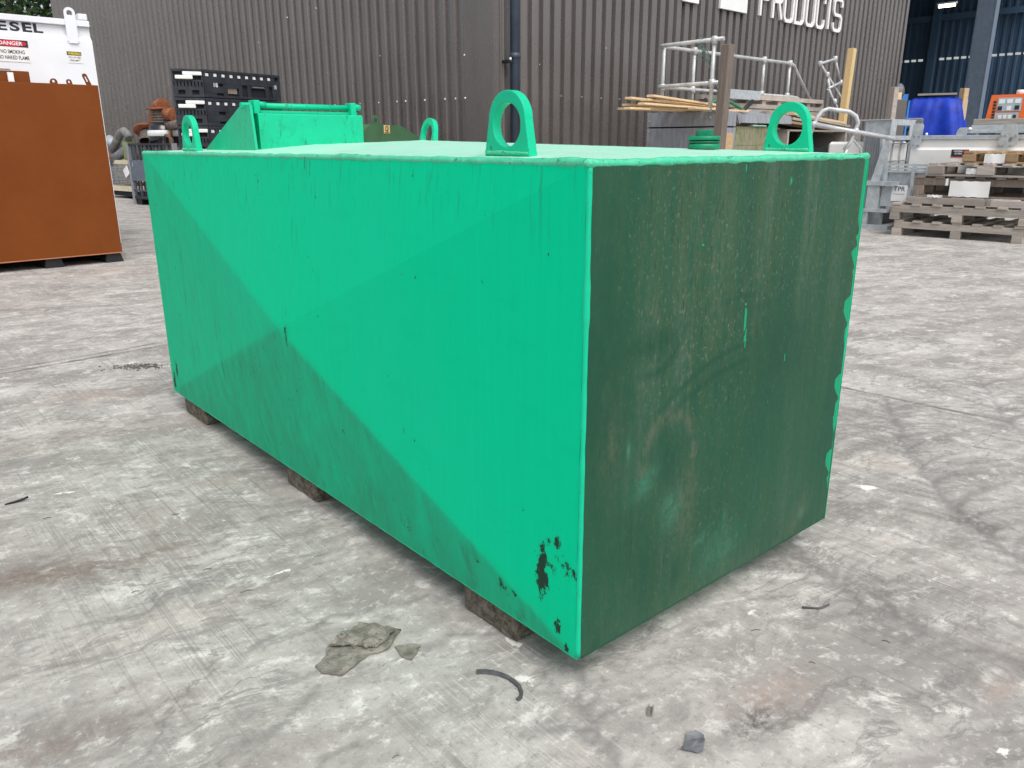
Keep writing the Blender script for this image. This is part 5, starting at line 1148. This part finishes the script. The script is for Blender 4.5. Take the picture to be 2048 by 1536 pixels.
MB().lathe([(.04, .321), (.04, .36), (.034, .37)], 14, Matrix.Translation((.26, .1, 0))).build('beacon', 'cream', oc)
tag(MB().prism([(0, 0), (.05, 0), (.12, .17), (.075, .19)], 0, .02).build('sign_plate', ['whiteprint'], None, loc=at(F_P, .86, 1.40, 1.188), rot=(0, 0, YAW_P)), 'small white plate leaning beside the orange cabinet', 'plate')

# blue tarpaulin over a machine, in the bay mouth
tc_ = thing('covered_machine', 'machine hidden under a bright blue tarpaulin in the shed mouth', 'machine', (7.2, 14.2, 0), R(-27))
m = MB(); rows = []; N = 72
for j, (z, hx, hy) in enumerate([(1.70, .30, .30), (1.66, .37, .37), (1.45, .42, .42), (1.15, .50, .48), (.8, .56, .52), (.35, .60, .56)]):
    ring = []
    for k in range(N):
        a = 2 * math.pi * k / N; c, s = math.cos(a), math.sin(a); q = max(abs(c), abs(s)); x, y = c / q, s / q
        f = 1 + (.05 + .02 * j) * mnoise.noise(Vector((x * 2.6, y * 2.6, z * .5))) + .050 * j * (abs(math.sin(k * .33 + .22 * j)) ** .6 - .6) + .010 * j * math.sin(k * 1.3)
        ring.append((x * hx * f, y * hy * f, z + .02 * mnoise.noise(Vector((x * 3, y * 3, 1)))))
    rows.append(ring)
vs = [p for r_ in rows for p in r_] + [(0, 0, 1.71)]
fs = [(j * N + k, j * N + (k + 1) % N, (j + 1) * N + (k + 1) % N, (j + 1) * N + k) for j in range(5) for k in range(N)] + [(k, (k + 1) % N, 6 * N) for k in range(N)]
m.add(vs, fs, 0, True); m.build('tarpaulin', 'tarp', tc_)
boxo('top_board', (-.28, .30, -.33, .25, 1.735, 1.765), 'oldwood', tc_); boxo('machine_base', (-.45, .45, -.4, .4, 0, .34), 'black', tc_)
for i, (x, y, h_, w_, m_, lb) in enumerate([(7.42, 13.75, 1.83, .10, 'pine', 'split upright timber with a torn pale face beside the blue tarpaulin'), (7.52, 13.85, 1.66, .055, 'greywood2', 'thin grey upright batten beside the split timber'), (5.66, 12.4, 1.77, .085, 'greywood2', 'grey upright post standing at the shed corner')]):
    tag(MB().box(-w_ / 2, w_ / 2, -w_ / 2, w_ / 2, 0, h_, ch=.004).build('upright_timber', m_, None, loc=(x, y, 0), rot=(0, 0, R(20))), lb, 'post')
tag(MB().box(-.06, .06, -.05, .05, 0, 1.62).build('dark_timber', 'oldpost', None, loc=(7.50, 13.95, 0), rot=(0, 0, R(10))), 'dark brown timber behind the split upright', 'post')
tag(MB().box(-.11, .10, -.08, .08, 0, 1.60, ch=.004).build('leaning_board', 'clad', None, loc=(5.86, 12.65, 0), rot=(0, 0, R(-10))), 'dark brown upright panel beside the grey post', 'panel')
ld = thing('step_ladder', 'folded blue step ladder standing at the shed corner', 'ladder', (6.02, 12.8, 0), R(-10))
for x in (-.05, .06): MB().box(x - .012, x + .012, -.02, .02, 0, 1.60).build('stile', 'blue', ld)
for k in range(5): boxo('rung', (-.04, .05, -.015, .015, .25 + k * .27, .28 + k * .27), 'blue', ld)
boxo('top_cap', (-.10, .03, -.04, .04, 1.60, 1.69), 'blue', ld)
mr = MB().lathe([(.0, 0), (.07, .006), (.085, .02), (.0, .026)], 16, Matrix.Diagonal((1, 1.3, 1, 1))); tag(mr.build('round_mirror', 'slate', None, loc=(5.90, 12.75, 1.74), rot=(R(70), R(25), R(20))), 'small grey round mirror above the blue ladder', 'mirror')
tag(MB().box(-.03, .03, -.02, .02, 0, .1).build('wood_offcut', 'pine', None, loc=(5.83, 12.6, 1.605)), 'small pale wood offcut on top of the dark panel', 'offcut')
# crouching dark junk below the ladder
jk = thing('machine_part', 'dark machine part with grey housing between ladder and tarpaulin', 'machine', (6.45, 13.4, 0), R(-20))
MB().lathe([(.16, 0), (.20, .1), (.20, .9), (.15, 1.16), (.05, 1.2)], 18).build('housing', 'black', jk); boxo('grey_cover', (-.14, .16, -.16, .12, 1.21, 1.36), 'slate', jk, .02)

# dark car parked inside the bay mouth
cr_ = thing('parked_car', 'dark grey estate car parked behind the orange cabinet', 'car', (10.05, 15.3, 0), R(-30))
sd = [(-1.15, .32), (-1.15, .95), (-1.08, 1.25), (-.88, 1.66), (-.70, 1.72), (.7, 1.72), (.88, 1.66), (1.08, 1.25), (1.15, .95), (1.15, .32)]
MB().prism([(x * .86, z) for x, z in sd], 0, 3.9).build('body', 'car', cr_)
MB().prism([(-.80, 1.30), (.80, 1.30), (.66, 1.62), (-.66, 1.62)], -.02, -.004).build('rear_window', 'glass', cr_)
lettering(cr_, 'www', 'cyanprint', -.48, -.025, 1.40, .20, .05, .02)
boxo('bumper', (-.98, .98, -.08, -.002, .35, .62), 'black', cr_, .02)
for x in (-.86, .86): MB().box(x - .08, x + .08, -.03, -.003, .82, 1.15).build('tail_lamp', 'redprint', cr_)
for x in (-.88, .88):
    for y in (.75, 3.15):
        wh = MB().lathe([(.16, -.1), (.32, -.1), (.33, -.05), (.33, .05), (.32, .1), (.16, .1)], 22, Matrix.Translation((x, y, .33)) @ Matrix.Rotation(R(90), 4, 'Y')).build('wheel', 'rubber', cr_)
MB().tube([(-.72, -.03, 1.28), (-.80, -.03, 1.36), (-.66, -.03, 1.64)], .008, 6).build('window_trim', 'slate', cr_)

# ------------------------------------------------------------------ small litter on the concrete
def flat(name, label, cat, outline, z, th, mat, sub=4, warp=.004):
    bm = bmesh.new(); vs = [bm.verts.new((x, y, 0)) for x, y in outline]; f = bm.faces.new(vs)
    bmesh.ops.triangulate(bm, faces=[f]); bmesh.ops.subdivide_edges(bm, edges=bm.edges[:], cuts=sub, use_grid_fill=True)
    cx = sum(p[0] for p in outline) / len(outline); cy = sum(p[1] for p in outline) / len(outline)
    for v in bm.verts: v.co.z = z + abs(mnoise.noise(v.co * 22)) * warp + abs(mnoise.noise(v.co * 60)) * warp * .4; v.co.x += .0025 * mnoise.noise(v.co * 90); v.co.y += .0025 * mnoise.noise(v.co * 90 + Vector((7, 0, 0)))
    r = bmesh.ops.extrude_face_region(bm, geom=bm.faces[:])
    for g in r['geom']:
        if isinstance(g, bmesh.types.BMVert): g.co.z += th
    bmesh.ops.recalc_face_normals(bm, faces=bm.faces[:]); me = bpy.data.meshes.new(name); bm.to_mesh(me); bm.free(); me.materials.append(MT[mat])
    return tag(link(name, me), label, cat)
flat('flattened_card', 'muddy flattened piece of card lying left of the near bearer', 'card', [(-.392, 1.338), (-.375, 1.318), (-.335, 1.310), (-.318, 1.335), (-.295, 1.375), (-.272, 1.385), (-.252, 1.40), (-.246, 1.44), (-.238, 1.462), (-.27, 1.468), (-.30, 1.485), (-.325, 1.482), (-.34, 1.455), (-.37, 1.43), (-.385, 1.40), (-.38, 1.37)], .002, .003, 'card', 5, .007)
def under(o, par):
    for k in ('label', 'category'): del o[k]
    o.parent = par
card_ = bpy.data.objects['flattened_card']
under(flat('crumpled_layer', 'x', 'x', [(-.378, 1.395), (-.352, 1.392), (-.325, 1.40), (-.30, 1.385), (-.275, 1.40), (-.262, 1.42), (-.25, 1.455), (-.275, 1.462), (-.305, 1.478), (-.328, 1.474), (-.345, 1.45), (-.368, 1.425)], .006, .003, 'card', 6, .018), card_)
flat('torn_card', 'thin torn scrap of grey card beside the muddy card', 'card', [(-.245, 1.405), (-.225, 1.37), (-.205, 1.36), (-.195, 1.385), (-.19, 1.41), (-.215, 1.415)], .001, .001, 'card', 3, .003)
flat('plastic_scrap', 'small grey plastic scrap on the concrete at the front right', 'scrap', [(.288, 1.112), (.30, 1.128), (.306, 1.146), (.322, 1.15), (.334, 1.142), (.332, 1.125), (.326, 1.106), (.312, 1.104)], .002, .003, 'slate', 3, .012)
nut = MB().lathe([(.0045, .0), (.009, .0), (.009, .008), (.0045, .008), (.0045, .0)], 6, cap=False, sm=False); tag(nut.build('steel_nut', 'zinc', None, loc=(-.358, 1.423, .012), rot=(.2, .1, .3)), 'small steel nut lying on the muddy card', 'nut')
rp = [(-.072, 1.322), (-.055, 1.323), (-.04, 1.320), (-.025, 1.314), (-.01, 1.305), (.002, 1.292), (.012, 1.278), (.016, 1.262), (.014, 1.247), (.008, 1.240)]
m = MB(); vs = []
for i, (x, y) in enumerate(rp):
    a = rp[max(i - 1, 0)]; b = rp[min(i + 1, len(rp) - 1)]; t = Vector((b[0] - a[0], b[1] - a[1], 0)).normalized(); s = Vector((-t.y, t.x, 0)) * (.0052 - .0002 * i)
    p = Vector((x, y, 0)); vs += [p + s + Vector((0, 0, .001)), p - s + Vector((0, 0, .001)), p - s * .8 + Vector((0, 0, .006)), p + s * .8 + Vector((0, 0, .006))]
m.add(vs, [(4 * i + k, 4 * i + (k + 1) % 4, 4 * i + 4 + (k + 1) % 4, 4 * i + 4 + k) for i in range(len(rp) - 1) for k in range(4)] + [(0, 1, 2, 3), (len(vs) - 4, len(vs) - 1, len(vs) - 2, len(vs) - 3)]); tag(m.build('rubber_strip', 'rubber', None), 'curved grey rubber strip on the concrete before the green tank', 'strip')
cl_ = MB().prism([(-.005, 0), (.005, 0), (.005, .007), (.003, .007), (.003, .002), (-.003, .002), (-.003, .007), (-.005, .007)], -.013, .013); tag(cl_.build('metal_clip', 'zinc', None, loc=(.252, 1.208, .001), rot=(0, 0, -.25)), 'tiny U shaped metal clip on the concrete near the rubber strip', 'clip')
tag(MB().tube([(.648, 1.543, .004), (.68, 1.540, .003), (.692, 1.541, .004), (.712, 1.552, .005)], .0025, 5).build('wire_offcut', 'rubber', None), 'bent dark wire offcut on the concrete right of the tank end', 'wire')
tag(MB().tube([(-1.47, 2.085, .003), (-1.45, 2.10, .004), (-1.43, 2.112, .008), (-1.42, 2.118, .012)], [.002, .004, .004, .003], 5).build('plastic_strap', 'black', None), 'thin black plastic strap lying on the concrete at far left', 'strap')
gr = MB(); rg2 = np.random.default_rng(8)
for k in range(220):
    x, y = -1.745 + rg2.normal(0, .06), 3.57 + rg2.normal(0, .026); s = rg2.uniform(.0015, .004); gr.box(x - s, x + s, y - s, y + s, .0, s * 1.2, mat=None)
gr.build('dirt_pile', 'grit', None, kind='stuff')
dbm = MB(); 
for k in range(420):
    x, y = rg2.uniform(-2.4, 2.6), rg2.uniform(.85, 4.5); s = rg2.uniform(.0006, .0018)
    if 0.2 < 1: dbm.add([(x - s, y - s * .6, .0005), (x + s * 1.4, y - s * .3, .0005), (x + s * .4, y + s, .0005), (x, y, .0005 + s * 1.2)], [(0, 1, 3), (1, 2, 3), (2, 0, 3)])
dbm.build('loose_grit', 'grit', None, kind='stuff')
for x, y, a, l_ in [(-.62, 1.62, .5, .03), (-.75, 1.72, .3, .02), (-.88, 1.62, .5, .018), (.52, 1.46, .1, .02), (.6, 1.35, -.4, .012), (.36, 1.63, .8, .018), (-.95, 2.02, .4, .02), (-1.3, 2.0, .4, .02), (.78, 1.42, -.5, .015), (-.2, 1.1, .6, .012)]:
    tag(MB().tube([(-l_ / 2, 0, .001), (0, l_ * .12, .002), (l_ / 2, 0, .001)], .0010, 4).build('twig', 'grit', None, loc=(x, y, 0), rot=(0, 0, a)), 'tiny dark twig scrap lying on the bare concrete', 'twig', 'twig scraps on the concrete')
